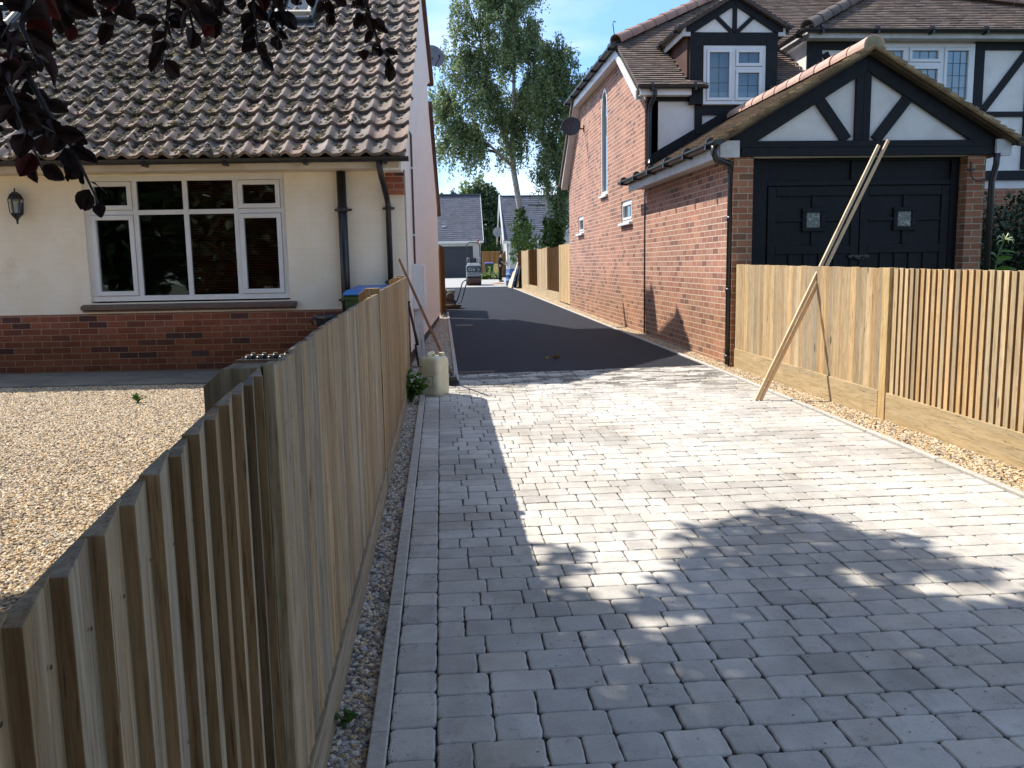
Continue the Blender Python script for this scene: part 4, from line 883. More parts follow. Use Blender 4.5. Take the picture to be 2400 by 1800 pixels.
# windows: dormer and wing
wn, pn = window(bh, 'y', 4.33 - 3.4, 5.37 - 3.4, 3.87, 4.79, 14.17 - 14.28, [(.93, 1.44, None, True), (1.44, 1.97, 4.44, True)], 'dormer_window', .055, .08, lead=(.14, .21))
net = plainc('curtain_pale', (.50, .54, .53))
g = MB(); g.box(4.36, 5.34, 14.40, 14.41, 3.9, 4.76); HP(g, 'net_curtain', net)
wn, pn = window(bh, 'y', 7.30 - 3.4, 9.12 - 3.4, 3.87, 4.90, 14.46 - 14.28, [(3.90, 4.53, None, True), (4.53, 5.15, 4.57, True), (5.15, 5.72, None, True)], 'wing_window', .06, .08, lead=(.135, .22))
g = MB(); g.box(7.32, 9.1, 14.72, 14.73, 3.9, 4.88); HP(g, 'room_shade', plainc('room_shade', (.13, .15, .18)))
g = MB(); g.box(7.32, 9.1, 14.70, 14.71, 4.60, 4.88); HP(g, 'roller_blind', plainc('roller_blind', (.42, .46, .47)))
g = MB(); g.box(7.25, 9.17, 14.40, 14.50, 3.835, 3.868); HP(g, 'window_sill', MT['upvc'], bevel=.004)
# toy on the inner sill
tp = thing('soft_toy', 'small pink and white soft toy behind the right pane of the wing window', 'toy', (8.93, 14.62, 3.93))
for nm, cc, rr, pp in (('body', (.75, .5, .52), .07, (0, 0, .07)), ('head', (.78, .45, .48), .05, (.02, 0, .19)), ('paws', (.8, .78, .76), .045, (-.1, 0, .04))):
    g = MB(); g.lathe([(.001, -rr), (rr * .7, -rr * .7), (rr, 0), (rr * .7, rr * .7), (.001, rr)], pp, 12); g.build(nm, plainc('toy_' + nm, cc), tp, smooth=True)
# dormer
g = MB()
for a, b in ((4.11, 4.33), (5.37, 5.56)): g.box(a, b, 14.15, 14.24, 3.87, 4.99)
g.box(4.331, 5.369, 14.152, 14.24, 4.795, 4.99)
for sgn in (-1, 1):
    ex = 4.835 + sgn * .80; g.prism([(4.835, 14.13, 5.56), (ex, 14.13, 5.10), (ex, 14.13, 4.992), (ex - sgn * .14, 14.13, 4.992), (4.835, 14.13, 5.40)], (0, .05, 0))
g.box(4.80, 4.87, 14.136, 14.18, 4.992, 5.42)
for sgn in (-1, 1): plank(g, 4.835 + sgn * .05, 5.0, 4.835 + sgn * .36, 5.28, .065, 14.158, .026)
HP(g, 'dormer_timber', bmh, bevel=.003)
g = MB(); g.prism([(4.12, 14.17, 4.98), (5.55, 14.17, 4.98), (4.835, 14.17, 5.5)], (0, .05, 0)); HP(g, 'dormer_gable_panel', MT['render_white'])
g = MB(); plain_roof(g, (4.13, 14.24, 4.30), (0, 1, 0), (0, 0, 1), [(0, 0), (1.5, .82), (1.5, .85), (0, .85)], .1, .15); g.v = [(4.13 - abs(x - 4.13) if False else x, y, z) for x, y, z in g.v]; g.box(4.14, 4.18, 14.24, 16.0, 4.1, 5.15); HP(g, 'dormer_cheek', tilemat('cheek_tiles_left', (.20, .095, .07), (.15, .075, .06))); g = MB(); g.box(5.49, 5.54, 14.24, 16.0, 4.1, 5.15); HP(g, 'dormer_cheek', tilemat('cheek_tiles', (.20, .095, .07), (.15, .075, .06)))
LD = .92 / ca
g = MB(); plain_roof(g, (3.915, 14.05, 5.055), (0, 1, 0), (ca, 0, sa), [(0, 0), (1.6, 0), (2.6, LD), (0, LD)]); plain_roof(g, (5.755, 14.05, 5.055), (0, 1, 0), (-ca, 0, sa), [(0, 0), (1.6, 0), (2.6, LD), (0, LD)]); HP(g, 'dormer_roof', MT['plain_tile'])
g = MB(); ridge_run(g, (4.835, 14.04, 5.60), (4.835, 16.5, 5.60), .10, .4); HP(g, 'dormer_ridge', MT['ridge'])
g = MB(); g.box(3.985, 4.108, 14.14, 14.18, 4.93, 5.07); g.box(3.985, 4.005, 14.18, 15.45, 4.93, 5.05); HP(g, 'dormer_fascia', MT['upvc_old'], bevel=.003); g = MB(); g.box(5.562, 5.68, 14.14, 14.18, 4.93, 5.07); g.box(5.66, 5.68, 14.18, 15.45, 4.93, 5.05); HP(g, 'dormer_fascia', MT['upvc_old'], bevel=.003)
g = MB(); gutter(g, (3.93, 14.02, 5.065), (3.93, 15.6, 5.08), .05); HP(g, 'gutter', black); g = MB(); gutter(g, (5.735, 14.02, 5.065), (5.735, 15.6, 5.08), .05); HP(g, 'gutter', black)
# main roof: front slope .6, from eave y 14.0 z 4.16
rm_ = math.atan(.6); cm, sm = math.cos(rm_), math.sin(rm_)
g = MB(); e0 = Vector((3.22, 14.0, 4.14))
def SP(x, y): return (x - 3.22, (y - 14.0) / cm)
poly = [SP(3.22, 14.0), SP(4.33, 14.0), SP(4.33, 14.14), SP(4.12, 14.14), SP(4.12, 15.5), SP(4.835, 16.45), SP(5.55, 15.5), SP(5.55, 14.0), SP(6.15, 14.0), SP(6.15, 15.45), SP(8.6, 18.3), SP(12, 21.5), SP(9.0, 21.5), SP(3.22, 15.72)]
plain_roof(g, e0, (1, 0, 0), (0, cm, sm), poly); HP(g, 'roof', MT['plain_tile'])
g = MB(); plain_roof(g, (3.17, 15.75, 5.20), (0, 1, 0), (cm, 0, sm), [(0, 0), (5.4, 0), (2.8, 3.2), (2.6, 3.2)]); HP(g, 'half_hip_roof', MT['plain_tile'])
g = MB(); ridge_run(g, (3.20, 15.68, 5.24), (8.8, 21.3, 8.55), .12, .42); HP(g, 'hip_tiles', MT['ridge'])
g = MB(); g.tube([(3.18, 15.66, 5.28), (3.14, 15.62, 5.50), (3.16, 15.64, 5.56), (3.2, 15.66, 5.54)], .008, 6); HP(g, 'hip_iron', black)
# rear slope seen edge on
g = MB(); g.prism([(3.18, 20.6, 5.28), (3.18, 23.1, 3.40), (3.18, 23.1, 3.33), (3.18, 20.6, 5.20)], (8, 0, 0)); HP(g, 'rear_roof', MT['plain_tile'])
g = MB()   # barge boards and fascias
for (ya, za), (yb, zb_) in (((14.22, 4.03), (15.90, 5.06)), ((22.95, 3.34), (20.78, 5.08))): g.hexa([(3.23, ya, za - .085), (3.26, ya, za - .085), (3.26, yb, zb_ - .085), (3.23, yb, zb_ - .085), (3.23, ya, za + .075), (3.26, ya, za + .075), (3.26, yb, zb_ + .075), (3.23, yb, zb_ + .075)])
for (ya, za), (yb, zb_) in (((14.22, 3.95), (15.90, 4.98)), ((22.95, 3.26), (20.78, 5.0))): g.hexa([(3.261, ya, za), (3.40, ya, za), (3.40, yb, zb_), (3.261, yb, zb_), (3.261, ya, za + .012), (3.40, ya, za + .012), (3.40, yb, zb_ + .012), (3.261, yb, zb_ + .012)])
g.box(3.23, 3.26, 15.92, 20.76, 4.98, 5.13); g.box(3.261, 3.40, 15.92, 20.76, 4.985, 5.0)
g.box(3.27, 4.11, 14.06, 14.085, 4.0, 4.13); g.box(3.27, 4.11, 14.085, 14.225, 4.0, 4.012); g.box(5.60, 6.18, 14.06, 14.085, 4.0, 4.13)
HP(g, 'barge_boards', MT['upvc'], bevel=.003)
g = MB(); gutter(g, (3.15, 15.6, 5.175), (3.15, 21.5, 5.19), .058); HP(g, 'gutter', black)
g = MB(); gutter(g, (3.24, 14.0, 4.13), (4.36, 14.0, 4.13), .055); g.tube([(3.50, 14.0, 4.09), (3.50, 14.0, 4.0), (3.46, 14.15, 3.85), (3.455, 14.17, 3.75), (3.455, 14.17, 3.0), (3.44, 14.1, 2.92)], .034, 10); HP(g, 'gutter', black)
g = MB(); gutter(g, (5.4, 14.0, 4.13), (6.15, 14.0, 4.13), .055); HP(g, 'gutter', black)
# wing roof
g = MB(); e1 = (6.08, 14.2, 5.05); q = lambda x, y: (x - 6.08, (y - 14.2) / cm)
plain_roof(g, e1, (1, 0, 0), (0, cm, sm), [q(6.08, 14.2), q(13.5, 14.2), q(8.5, 16.2), q(8.2, 16.2)]); HP(g, 'wing_roof', MT['plain_tile'])
g = MB(); plain_roof(g, (6.08, 14.2, 5.05), (0, 1, 0), (cm, 0, sm), [(0, 0), (4.5, 3.2), (3.4, 3.2)]); plain_roof(g, (8.5, 16.0, 5.8), (1, 0, 0), (0, cm, sm), [(0, 0), (7, -1.9), (7, 3.), (0, 3.)]); HP(g, 'wing_side_roof', tilemat('pale_brown_tiles', (.26, .18, .145), (.2, .14, .115)))
g = MB(); ridge_run(g, (6.05, 14.17, 5.10), (8.25, 16.25, 6.35), .12, .42); HP(g, 'hip_tiles', tilemat('grey_hip_tiles', (.17, .14, .12), (.11, .09, .08), (.05, .05, .03), .5))
g = MB(); ridge_run(g, (11.6, 14.9, 5.56), (8.45, 16.2, 6.32), .115, .42); HP(g, 'hip_tiles', MT['ridge'])
g = MB(); g.box(6.12, 15, 14.24, 14.265, 4.93, 5.05); g.box(6.12, 15, 14.265, 14.5, 4.932, 4.945); g.box(6.12, 6.145, 14.265, 16.0, 4.93, 5.05); HP(g, 'fascia', MT['upvc_old'], bevel=.003)
g = MB(); gutter(g, (6.02, 14.17, 5.055), (15, 14.17, 5.055), .058); HP(g, 'gutter', black); g = MB(); gutter(g, (6.04, 14.15, 5.055), (6.04, 15.9, 5.06), .055); HP(g, 'gutter', black)
# ================================================================ TREES AND PLANTS
def mesh_np(name, V, Fq, tint, mat, parent=None, smooth=False):
    """V (n,3), Fq (m,k) faces, tint (m,4)"""
    me = bpy.data.meshes.new(name); n, (mf, k) = len(V), Fq.shape
    me.vertices.add(n); me.vertices.foreach_set('co', V.astype(np.float32).ravel())
    me.loops.add(mf * k); me.loops.foreach_set('vertex_index', Fq.astype(np.int32).ravel())
    me.polygons.add(mf); me.polygons.foreach_set('loop_start', np.arange(0, mf * k, k, dtype=np.int32))
    me.update(calc_edges=True)
    at = me.color_attributes.new('tint', 'FLOAT_COLOR', 'CORNER'); at.data.foreach_set('color', np.repeat(tint.astype(np.float32), k, 0).ravel())
    if smooth: me.polygons.foreach_set('use_smooth', np.ones(mf, dtype=bool))
    me.materials.append(mat); o = bpy.data.objects.new(name, me); COL.objects.link(o)
    if parent: o.parent = parent
    return o
rg = np.random.default_rng(5)
def leaves(P, size, name, mat, parent, asp=.62, fold=.25, droop=0., tv=.18, D=None, hue=None):
    """one folded leaf (two quads) at every point P; D = leaf direction or None for random"""
    n = len(P); s = size * rg.uniform(.7, 1.3, (n, 1))
    if D is None:
        D = rg.normal(size=(n, 3)); D[:, 2] -= droop
    D = D / np.linalg.norm(D, axis=1, keepdims=True)
    R = rg.normal(size=(n, 3)); S = np.cross(D, R); S /= np.linalg.norm(S, axis=1, keepdims=True); Nn = np.cross(S, D)
    V = np.empty((n, 6, 3)); V[:, 0] = P; V[:, 1] = P + D * s
    V[:, 2] = P + D * s * .34 + S * s * asp * .5 + Nn * s * fold * .3; V[:, 3] = P + D * s * .74 + S * s * asp * .36 + Nn * s * fold * .2
    V[:, 4] = P + D * s * .34 - S * s * asp * .5 + Nn * s * fold * .3; V[:, 5] = P + D * s * .74 - S * s * asp * .36 + Nn * s * fold * .2
    b = np.arange(n)[:, None] * 6; F = np.concatenate([b + np.array([[0, 2, 3, 1]]), b + np.array([[0, 1, 5, 4]])], 1).reshape(-1, 4)
    v = np.clip(rg.normal(1, tv, (n, 1)), .5, 1.6); t = np.concatenate([v * (1 if hue is None else 1), v, v, np.zeros((n, 1))], 1)
    if hue is not None: h = rg.uniform(-hue, hue, n); t[:, 0] *= 1 + h; t[:, 2] *= 1 - h
    return mesh_np(name, V.reshape(-1, 3), F, np.repeat(t, 2, 0), mat, parent)
bark_birch, n, b_, N, K = newmat('birch_bark'); o = objc(n)
c = mixc(n, (.44, .40, .35), (.30, .26, .22), step(n, noisen(n, o, 6, 4), .4, .6)); c = mixc(n, c, (.05, .04, .035), step(n, noisen(n, mapped(n, o, (1, 1, 4)), 5, 5, .7, .5), .56, .64))
K(c, b_.inputs['Base Color']); b_.inputs['Roughness'].default_value = .9; bump(n, b_, noisen(n, o, 20, 4), .6, .02)
bark = plain('grey_brown_bark', (.10, .08, .06), (.06, .05, .04), 12, .95, .8, 30)
birchleaf = leafm('birch_leaves', (.27, .34, .15), (.19, .25, .11), .45, .52)
birchleaf2 = leafm('dark_birch_leaves', (.24, .305, .13), (.17, .225, .095), .45, .5)
darkleaf = leafm('dark_leaves', (.035, .060, .022), (.055, .085, .03), .5, .25)
ivyleaf = leafm('ivy_leaves', (.045, .085, .016), (.08, .13, .025), .35, .25)
limeleaf = leafm('lime_leaves', (.17, .24, .05), (.11, .18, .035), .45, .4)
conleaf = leafm('conifer_sprays', (.055, .085, .035), (.08, .12, .05), .6, .15)

def curve(a, b, sag, n=8):
    a, b = np.array(a, float), np.array(b, float); t = np.linspace(0, 1, n)[:, None]; p = a + (b - a) * t
    p[:, 2] += sag * 4 * t[:, 0] * (1 - t[:, 0]); p[1:-1] += rg.normal(0, .04 * np.linalg.norm(b - a) / n, (n - 2, 3)); return p
def birch(name, label, base, trunks, ells, nbr, leafmat, lsize, ivy_r, ivy_h, strands=8, seed=1, top=None):
    t = thing(name, label, 'tree', base, group=None); B = np.array(base); twigs = MB(); tr = MB(); pts = []
    nodes = []
    for tk in trunks:
        P = [tuple(np.array(p[:3]) - B) for p in tk]; tr.tube(P, [p[3] for p in tk], 9)
        for i in range(len(tk) - 1):
            for k in range(6): q = k / 6; nodes.append(np.array(P[i]) * (1 - q) + np.array(P[i + 1]) * q)
    nodes = np.array(nodes); sel = nodes[nodes[:, 2] > 4.2] if (nodes[:, 2] > 4.2).any() else nodes
    tot = sum(e[6] for e in ells)
    for (cx, cy, cz, rx, ry, rz, wt) in ells:
        for k in range(int(nbr * wt / tot)):
            d = rg.normal(size=3); d /= np.linalg.norm(d); r = rg.uniform(.35, 1.0) ** .6
            e = np.array([cx, cy, cz]) - B + d * r * np.array([rx, ry, rz])
            cand = sel[sel[:, 2] < e[2] + .2] if (sel[:, 2] < e[2] + .2).any() else sel
            dd = np.linalg.norm(cand - e, axis=1) + .6 * np.abs(cand[:, 2] - (e[2] - .8)); s = cand[dd.argmin()]
            cv = curve(s, e, .12 * np.linalg.norm(e - s), 7); twigs.tube([tuple(p) for p in cv], [.05 * (1 - .85 * i / 6) * (.5 + .16 * np.linalg.norm(e - s)) for i in range(7)], 5, cap=False)
            for j in range(strands):
                o_ = cv[rg.integers(3, 7)] + rg.normal(0, .10, 3); L_ = rg.uniform(.45, 1.6); dr = rg.normal(0, .28, 2); m_ = int(10 + L_ * 12)
                tt = rg.uniform(0, 1, m_); p = o_[None] + np.stack([dr[0] * tt, dr[1] * tt, -L_ * tt ** 1.15 + .12 * tt], 1) + rg.normal(0, .05, (m_, 3)); pts.append(p)
                if j % 3 == 0: twigs.tube([tuple(o_), tuple(o_ + np.array([dr[0] * .5, dr[1] * .5, -L_ * .45])), tuple(o_ + np.array([dr[0], dr[1], -L_]))], [.010, .007, .004], 3, cap=False)
    tr.build('trunk', bark_birch, t, smooth=True); twigs.build('limbs', bark, t)
    leaves(np.concatenate(pts), lsize, 'crown', leafmat, t, .7, .25, .8, .22, hue=.15)
    if ivy_r:
        ip = []
        for tk in trunks:
            if tk[0][2] > 1: continue
            P = [np.array(p[:3]) - B for p in tk]
            for k in range(2200):
                z = ivy_h * rg.uniform(0, 1) ** 1.35; i = 0
                while i < len(P) - 2 and P[i + 1][2] < z: i += 1
                q = (z - P[i][2]) / max(P[i + 1][2] - P[i][2], .1); c_ = P[i] * (1 - q) + P[i + 1] * q; a = rg.uniform(0, 2 * PI)
                r = (ivy_r * (1 - z / ivy_h) ** .4 + .13) * (1 + .9 * mn.noise(Vector((math.cos(a) * 1.2, math.sin(a) * 1.2 + base[0], z * 1.5)))) * rg.uniform(.55, 1.2); ip.append((c_[0] + r * math.cos(a), c_[1] + r * math.sin(a), z))
        leaves(np.array(ip), .15, 'ivy', ivyleaf, t, .85, .2, .6, .2, hue=.1)
    return t
birch('birch_tree', 'tall pale barked birch with leaning ivy clad trunk and drooping crown behind the far fence', (4.75, 46, .37),
      [[(4.75, 46, .3, .24), (4.58, 46, 2.2, .20), (4.30, 46, 4.0, .165), (3.98, 46, 6.0, .15), (3.85, 46, 7.2, .14), (4.0, 46, 9.2, .11), (4.1, 46, 12, .07), (4.2, 46, 15.5, .02)],
       [(3.88, 46, 6.9, .12), (3.2, 45.8, 8.6, .09), (2.6, 45.6, 10.6, .07), (2.2, 45.5, 13.5, .03)],
       [(3.92, 46, 6.4, .09), (2.9, 45.7, 7.3, .07), (1.9, 45.4, 8.0, .05), (.6, 45.2, 9.0, .02)],
       [(4.0, 46, 9.3, .07), (4.8, 46.2, 11, .05), (5.0, 46.3, 14, .02)]],
      [(1.35, 45.5, 10.2, 2.2, 1.8, 2.4, 1.4), (1.1, 45.5, 7.9, 1.6, 1.4, 1.1, .6), (2.6, 45.7, 13.6, 2.0, 1.9, 3.0, 1.4), (4.0, 46, 11.4, 1.9, 1.8, 2.9, 1.3), (3.6, 46, 8.2, 1.7, 1.5, 1.3, .5), (5.0, 46, 9.6, 1.1, 1.3, 1.7, .55), (4.6, 46, 12.6, 1.3, 1.3, 1.6, .4), (4.6, 46, 15.3, 1.5, 1.5, 2.2, .7), (2.6, 46, 15.8, 1.6, 1.5, 1.6, .7), (.6, 45.6, 11.3, 1.0, 1.2, 2.0, .35)],
      320, birchleaf, .108, .30, 3.9, 10)
birch('birch_tree', 'dark leafed twin trunked birch with ivy around its base beside the brick house gable', (5.75, 44, .35),
      [[(5.62, 44, .3, .16), (5.58, 44, 2.4, .13), (5.48, 44, 4.2, .11), (5.50, 44, 6.5, .09), (5.7, 44, 9.5, .06), (5.8, 44, 11.5, .02)],
       [(5.95, 44.2, .3, .15), (6.0, 44.2, 2.4, .12), (6.02, 44.2, 4.4, .10), (6.3, 44.2, 7, .07), (6.8, 44.2, 10, .02)]],
      [(5.9, 44, 9.8, 1.5, 1.5, 2.2, 1.2), (7.3, 44, 9.9, 1.2, 1.3, 1.7, .8), (5.5, 44, 6.6, .7, 1.1, 1.5, .5), (6.8, 44, 6.6, 1.0, 1.2, 1.8, .7), (6.6, 44, 4.3, .7, .8, .9, .25), (6.0, 44, 11.6, 1.2, 1.3, 1.0, .5)],
      180, birchleaf2, .108, .26, 3.3, 9)

def bushy(name, label, cat, base, ells, n_, mat, size, trunk_h, gap=.3, tr_r=.12, droop=.2, grp=None, hue=.1):
    t = thing(name, label, cat, base, group=grp); pts = []; B = np.array(base); tot = sum(e[3] * e[4] * e[5] for e in ells); br = MB()
    br.tube([(0, 0, -.1), (.03, .02, trunk_h * .5), (0, 0, trunk_h)], [tr_r, tr_r * .8, tr_r * .4], 8)
    for (cx, cy, cz, rx, ry, rz) in ells:
        m_ = int(n_ * (rx * ry * rz) / tot) + 50; d = rg.normal(size=(m_, 3)); d /= np.linalg.norm(d, axis=1, keepdims=True); r = rg.uniform(0, 1, (m_, 1)) ** .38
        p = np.array([cx, cy, cz]) + d * r * np.array([rx, ry, rz])
        k = np.array([mn.noise(Vector(q * (1.6 / max(rx, ry, rz) + .5))) + .5 * mn.noise(Vector(q * 3.1)) for q in p]); p = p[k > -gap + .0 * k]; pts.append(p + rg.normal(0, .06 * max(rx, rz), p.shape) * (rg.uniform(0, 1, (len(p), 1)) > .85))
        br.tube([(0, 0, trunk_h * .6), tuple(np.array([cx, cy, cz]) * .6 + np.array([0, 0, trunk_h * .2])), (cx, cy, cz)], [tr_r * .4, tr_r * .25, tr_r * .1], 5)
    br.build('trunk', bark, t); leaves(np.concatenate(pts), size, 'crown', mat, t, .7, .3, droop, .22, hue=hue); return t
bushy('dark_tree', 'dense dark tree filling the gap between the two slate roofed houses', 'tree', (4.3, 74, .5), [(0, 0, 3.4, 1.1, 1.2, 2.9), (-.2, 0, 6.0, .95, 1, 1.7), (-1.1, 0, 6.7, .55, .7, .9), (.5, .2, 5.2, 1.0, 1, 1.6), (-.5, 0, 1.8, .9, 1, 1.6)], 15000, conleaf, .24, 4, .32)
bushy('yew_tree', 'low rounded treetop showing above the left slate roof ridge', 'tree', (1.0, 92, .5), [(0, 0, 4.5, 2.4, 2, 3.5), (.6, 0, 8.0, .5, .6, .7), (-1.1, 0, 7.8, .6, .6, .7)], 4000, darkleaf, .3, 5, .3)
bushy('poplar_tree', 'wispy green treetop rising beside the right end of the left slate roof', 'tree', (3.2, 90, .5), [(0, 0, 5, 1.4, 1.6, 3.4), (-.4, 0, 8.4, .8, .8, 1.0), (.9, 0, 8.6, .9, .9, 1.5)], 5000, birchleaf2, .28, 6, .2)
bushy('elder_bush', 'lime green bush in front of the birch trunk at the end of the far fence', 'shrub', (4.0, 43.6, .34), [(.1, 0, 2.3, .6, .6, .75), (-.22, -.2, 1.7, .4, .5, .8), (.75, 0, 1.7, .6, .5, .8), (.45, 0, 2.9, .35, .3, .45), (-.3, 0, 2.9, .28, .3, .3)], 2000, limeleaf, .12, 1.8, .1, .06)
bushy('hedge', 'bright green hedge above the brown fence between the two far houses', 'hedge', (3.9, 63.5, .5), [(-.9, 0, 1.1, .9, .8, 1.25), (.2, 0, 1.2, .9, .8, 1.3), (1.2, 0, 1.3, .8, .8, 1.4)], 4200, leafm('hedge_leaves', (.07, .13, .03), (.10, .18, .04)), .13, 1.0, .4, .05)
for k, (x, y, s) in enumerate(((2.75, 54.2, .30), (3.1, 54.5, .36), (3.5, 54.1, .30))):
    bushy('low_shrub', ('small green shrub at the foot of the blue lidded bin', 'middle green shrub of the low row before the far brown fence', 'rounded green shrub of the low row nearest the man')[k], 'shrub', (x, y, .42), [(0, 0, s * .6, s, s * .8, s * .75)], 500, (limeleaf, birchleaf, birchleaf)[k], .10, .15, .3, .02, grp='low shrubs before the far fence')
# dark hedge to the right of the garage, and the lily standing in front
bushy('dark_hedge', 'dark glossy hedge in the shade right of the garage brick pier', 'hedge', (9.6, 13.4, .0), [(-1.6, 0, 1.3, 1.3, .7, 1.22), (.3, 0, 1.3, 1.4, .8, 1.2), (2.4, 0, 1.3, 1.4, .8, 1.25)], 26000, leafm('hedge_dark', (.022, .045, .022), (.035, .065, .028), .35, .15), .065, 1.0, .45, .05)
ly = thing('lily_plant', 'tall lily with bright green leaves and wilting pale flower behind the ribbed fence', 'plant', (7.28, 10.9, .03))
g = MB(); g.tube([(0, 0, 0), (.0, 0, .6), (.03, 0, 1.1), (.08, 0, 1.38), (.14, -.01, 1.52)], [.014, .013, .011, .009, .007], 7); g.build('stem', plainc('stem_green', (.12, .22, .04)), ly, smooth=True)
lf = leafm('lily_leaf', (.14, .27, .03), (.10, .2, .025), .35, .4)
def bigleaf(par, A, d, L_, w_, curl=.3, name='leaf'):
    A = Vector(A); d = Vector(d).normalized(); s = d.cross(Vector((0, -.6, 1))).normalized(); nn = s.cross(d); vs = []; fs = []; k = 8
    for i in range(k + 1):
        q = i / k; ww = w_ * math.sin(PI * min(q * .93 + .04, 1)) ** .8; c_ = A + d * L_ * q - Vector((0, 0, 1)) * curl * L_ * q * q
        vs += [c_ - s * ww + nn * ww * .35, c_, c_ + s * ww + nn * ww * .35]
    for i in range(k): a = i * 3; fs += [(a, a + 1, a + 4, a + 3), (a + 1, a + 2, a + 5, a + 4)]
    g = MB(); g.add(vs, fs); g.build(name, lf, par, smooth=True)
for A, d, L_, w_ in (((0, 0, 1.02), (.9, -.3, .75), .36, .085), ((0, 0, 1.05), (-.8, -.3, .9), .26, .07), ((.04, 0, 1.22), (.6, -.2, .45), .24, .055), ((.07, 0, 1.36), (1, -.2, .25), .22, .03), ((.0, 0, .98), (.35, -.5, .9), .30, .08), ((.05, 0, 1.28), (-.6, -.2, .6), .17, .045)): bigleaf(ly, A, d, L_, w_)
petal = plainc('wilted_petal', (.62, .66, .34))
for k in range(8):
    a = k * .8; g = MB(); e = (.14 + .09 * math.cos(a), -.02 + .05 * math.sin(a), 1.55 + .05 * math.sin(a * 2.1)); e2 = (e[0] * 1.0 + .04 * math.cos(a), e[1], e[2] - .05); g.tube([(.14, -.01, 1.52), e, e2], [.007, .011, .004], 6); g.build('petal', petal, ly, smooth=True)
# weeds
def weed(label, base, n_, h, r, sz):
    t = thing('weed', label, 'weed', base); P = []; D = []; g = MB()
    for k in range(n_):
        a = rg.uniform(0, 2 * PI); q = rg.uniform(.2, 1); tip = np.array([r * q * math.cos(a), r * q * math.sin(a), h * (1.15 - q * .7) * rg.uniform(.6, 1)]); g.tube([(0, 0, 0), tuple(tip * .5 + np.array([0, 0, h * .15])), tuple(tip)], [.004, .003, .002], 4)
        for j in range(7): s = rg.uniform(.35, 1); P.append(tip * s + np.array([0, 0, h * .3 * s * (1 - s)])); D.append([math.cos(a) + rg.normal() * .7, math.sin(a) + rg.normal() * .7, rg.uniform(-.1, .7)])
    g.build('stems', plainc('weed_stem', (.06, .12, .02)), t); leaves(np.array(P), sz, 'leaves', leafm('weed_leaves', (.05, .12, .02), (.08, .16, .03)), t, .55, .3, 0, .2, D=np.array(D)); return t
weed('leafy green weed growing between the fence end and the white jerrycan', (-.31, 7.95, .075), 42, .34, .17, .055)
weed('tiny green weed sprouting in the pebbles beside the concrete kerb near the camera', (-.318, 2.36, .02), 7, .06, .035, .02)
weed('small yellow green weed alone in the sunlit garden gravel', (-2.85, 8.15, .125), 10, .10, .06, .03)

# ---------------------------------------------------------------- copper beech hanging over the camera
bt = thing('copper_beech', 'copper beech whose dark purple leaves hang into the top left of the view', 'tree', (-3.6, 1.4, .04)); BO = np.array([-3.6, 1.4, .04])
BR = [[(-0.99, 1.932, 2.104), (-0.881, 1.824, 1.9), (-0.798, 1.787, 1.758), (-0.747, 1.775, 1.653), (-0.717, 1.796, 1.591), (-0.699, 1.81, 1.535), (-0.682, 1.822, 1.479)], [(-0.837, 1.639, 1.816), (-0.752, 1.592, 1.72), (-0.704, 1.583, 1.591), (-0.689, 1.599, 1.521)], [(-0.586, 1.385, 1.891), (-0.541, 1.284, 1.747), (-0.528, 1.202, 1.659), (-0.498, 1.172, 1.605)], [(-0.602, 1.771, 2.052), (-0.569, 1.729, 1.888), (-0.58, 1.697, 1.797)], [(-0.586, 2.068, 2.164), (-0.571, 2.032, 1.967), (-0.564, 1.957, 1.858), (-0.583, 1.969, 1.783)], [(-0.523, 2.272, 2.247), (-0.527, 2.236, 2.04), (-0.518, 2.168, 1.914)], [(-0.484, 2.377, 2.28), (-0.459, 2.349, 2.066), (-0.46, 2.377, 1.969), (-0.46, 2.39, 1.90)], [(-0.265, 2.776, 2.452), (-0.223, 2.76, 2.206), (-0.19, 2.692, 2.09), (-0.164, 2.718, 1.999), (-0.122, 2.731, 1.952)], [(-0.376, 2.671, 2.409), (-0.335, 2.651, 2.183), (-0.317, 2.672, 2.119), (-0.284, 2.688, 2.076)], [(-0.74, 1.927, 2.105), (-0.724, 1.876, 1.95), (-0.709, 1.801, 1.848), (-0.693, 1.815, 1.82)], [(-0.896, 1.753, 1.696), (-0.827, 1.69, 1.608)], [(-0.447, 1.729, 1.994), (-0.43, 1.667, 1.87), (-0.432, 1.633, 1.802), (-0.425, 1.647, 1.755)], [(-0.382, 2.4, 2.269), (-0.395, 2.354, 2.088), (-0.413, 2.374, 2.011), (-0.405, 2.396, 1.932)]]
tw = MB(); limb = [(-3.4, 1.5, 2.4), (-2.4, 1.8, 2.95), (-1.4, 2.0, 3.1), (-.7, 2.2, 3.05), (-.1, 2.7, 3.15), (.6, 3.2, 3.6)]
tw.tube([tuple(np.array(p) - BO) for p in limb], [.10, .075, .055, .04, .028, .015], 8)
lm_ = np.array(limb); P = []; D = []; SZ = []
def leafpts(line, dens, first=0):
    line = np.array(line)
    for i in range(first, len(line) - 1):
        a, b = line[i], line[i + 1]; L_ = np.linalg.norm(b - a); k = max(1, int(L_ / dens))
        for j in range(k):
            q = (j + rg.uniform(0, 1)) / k; p = a + (b - a) * q; d = (b - a) / L_; sd = rg.normal(size=3); sd -= d * sd.dot(d); sd /= np.linalg.norm(sd)
            dd = d * .5 + sd * 1.0 + np.array([0, 0, -.45]); P.append(p); D.append(dd)
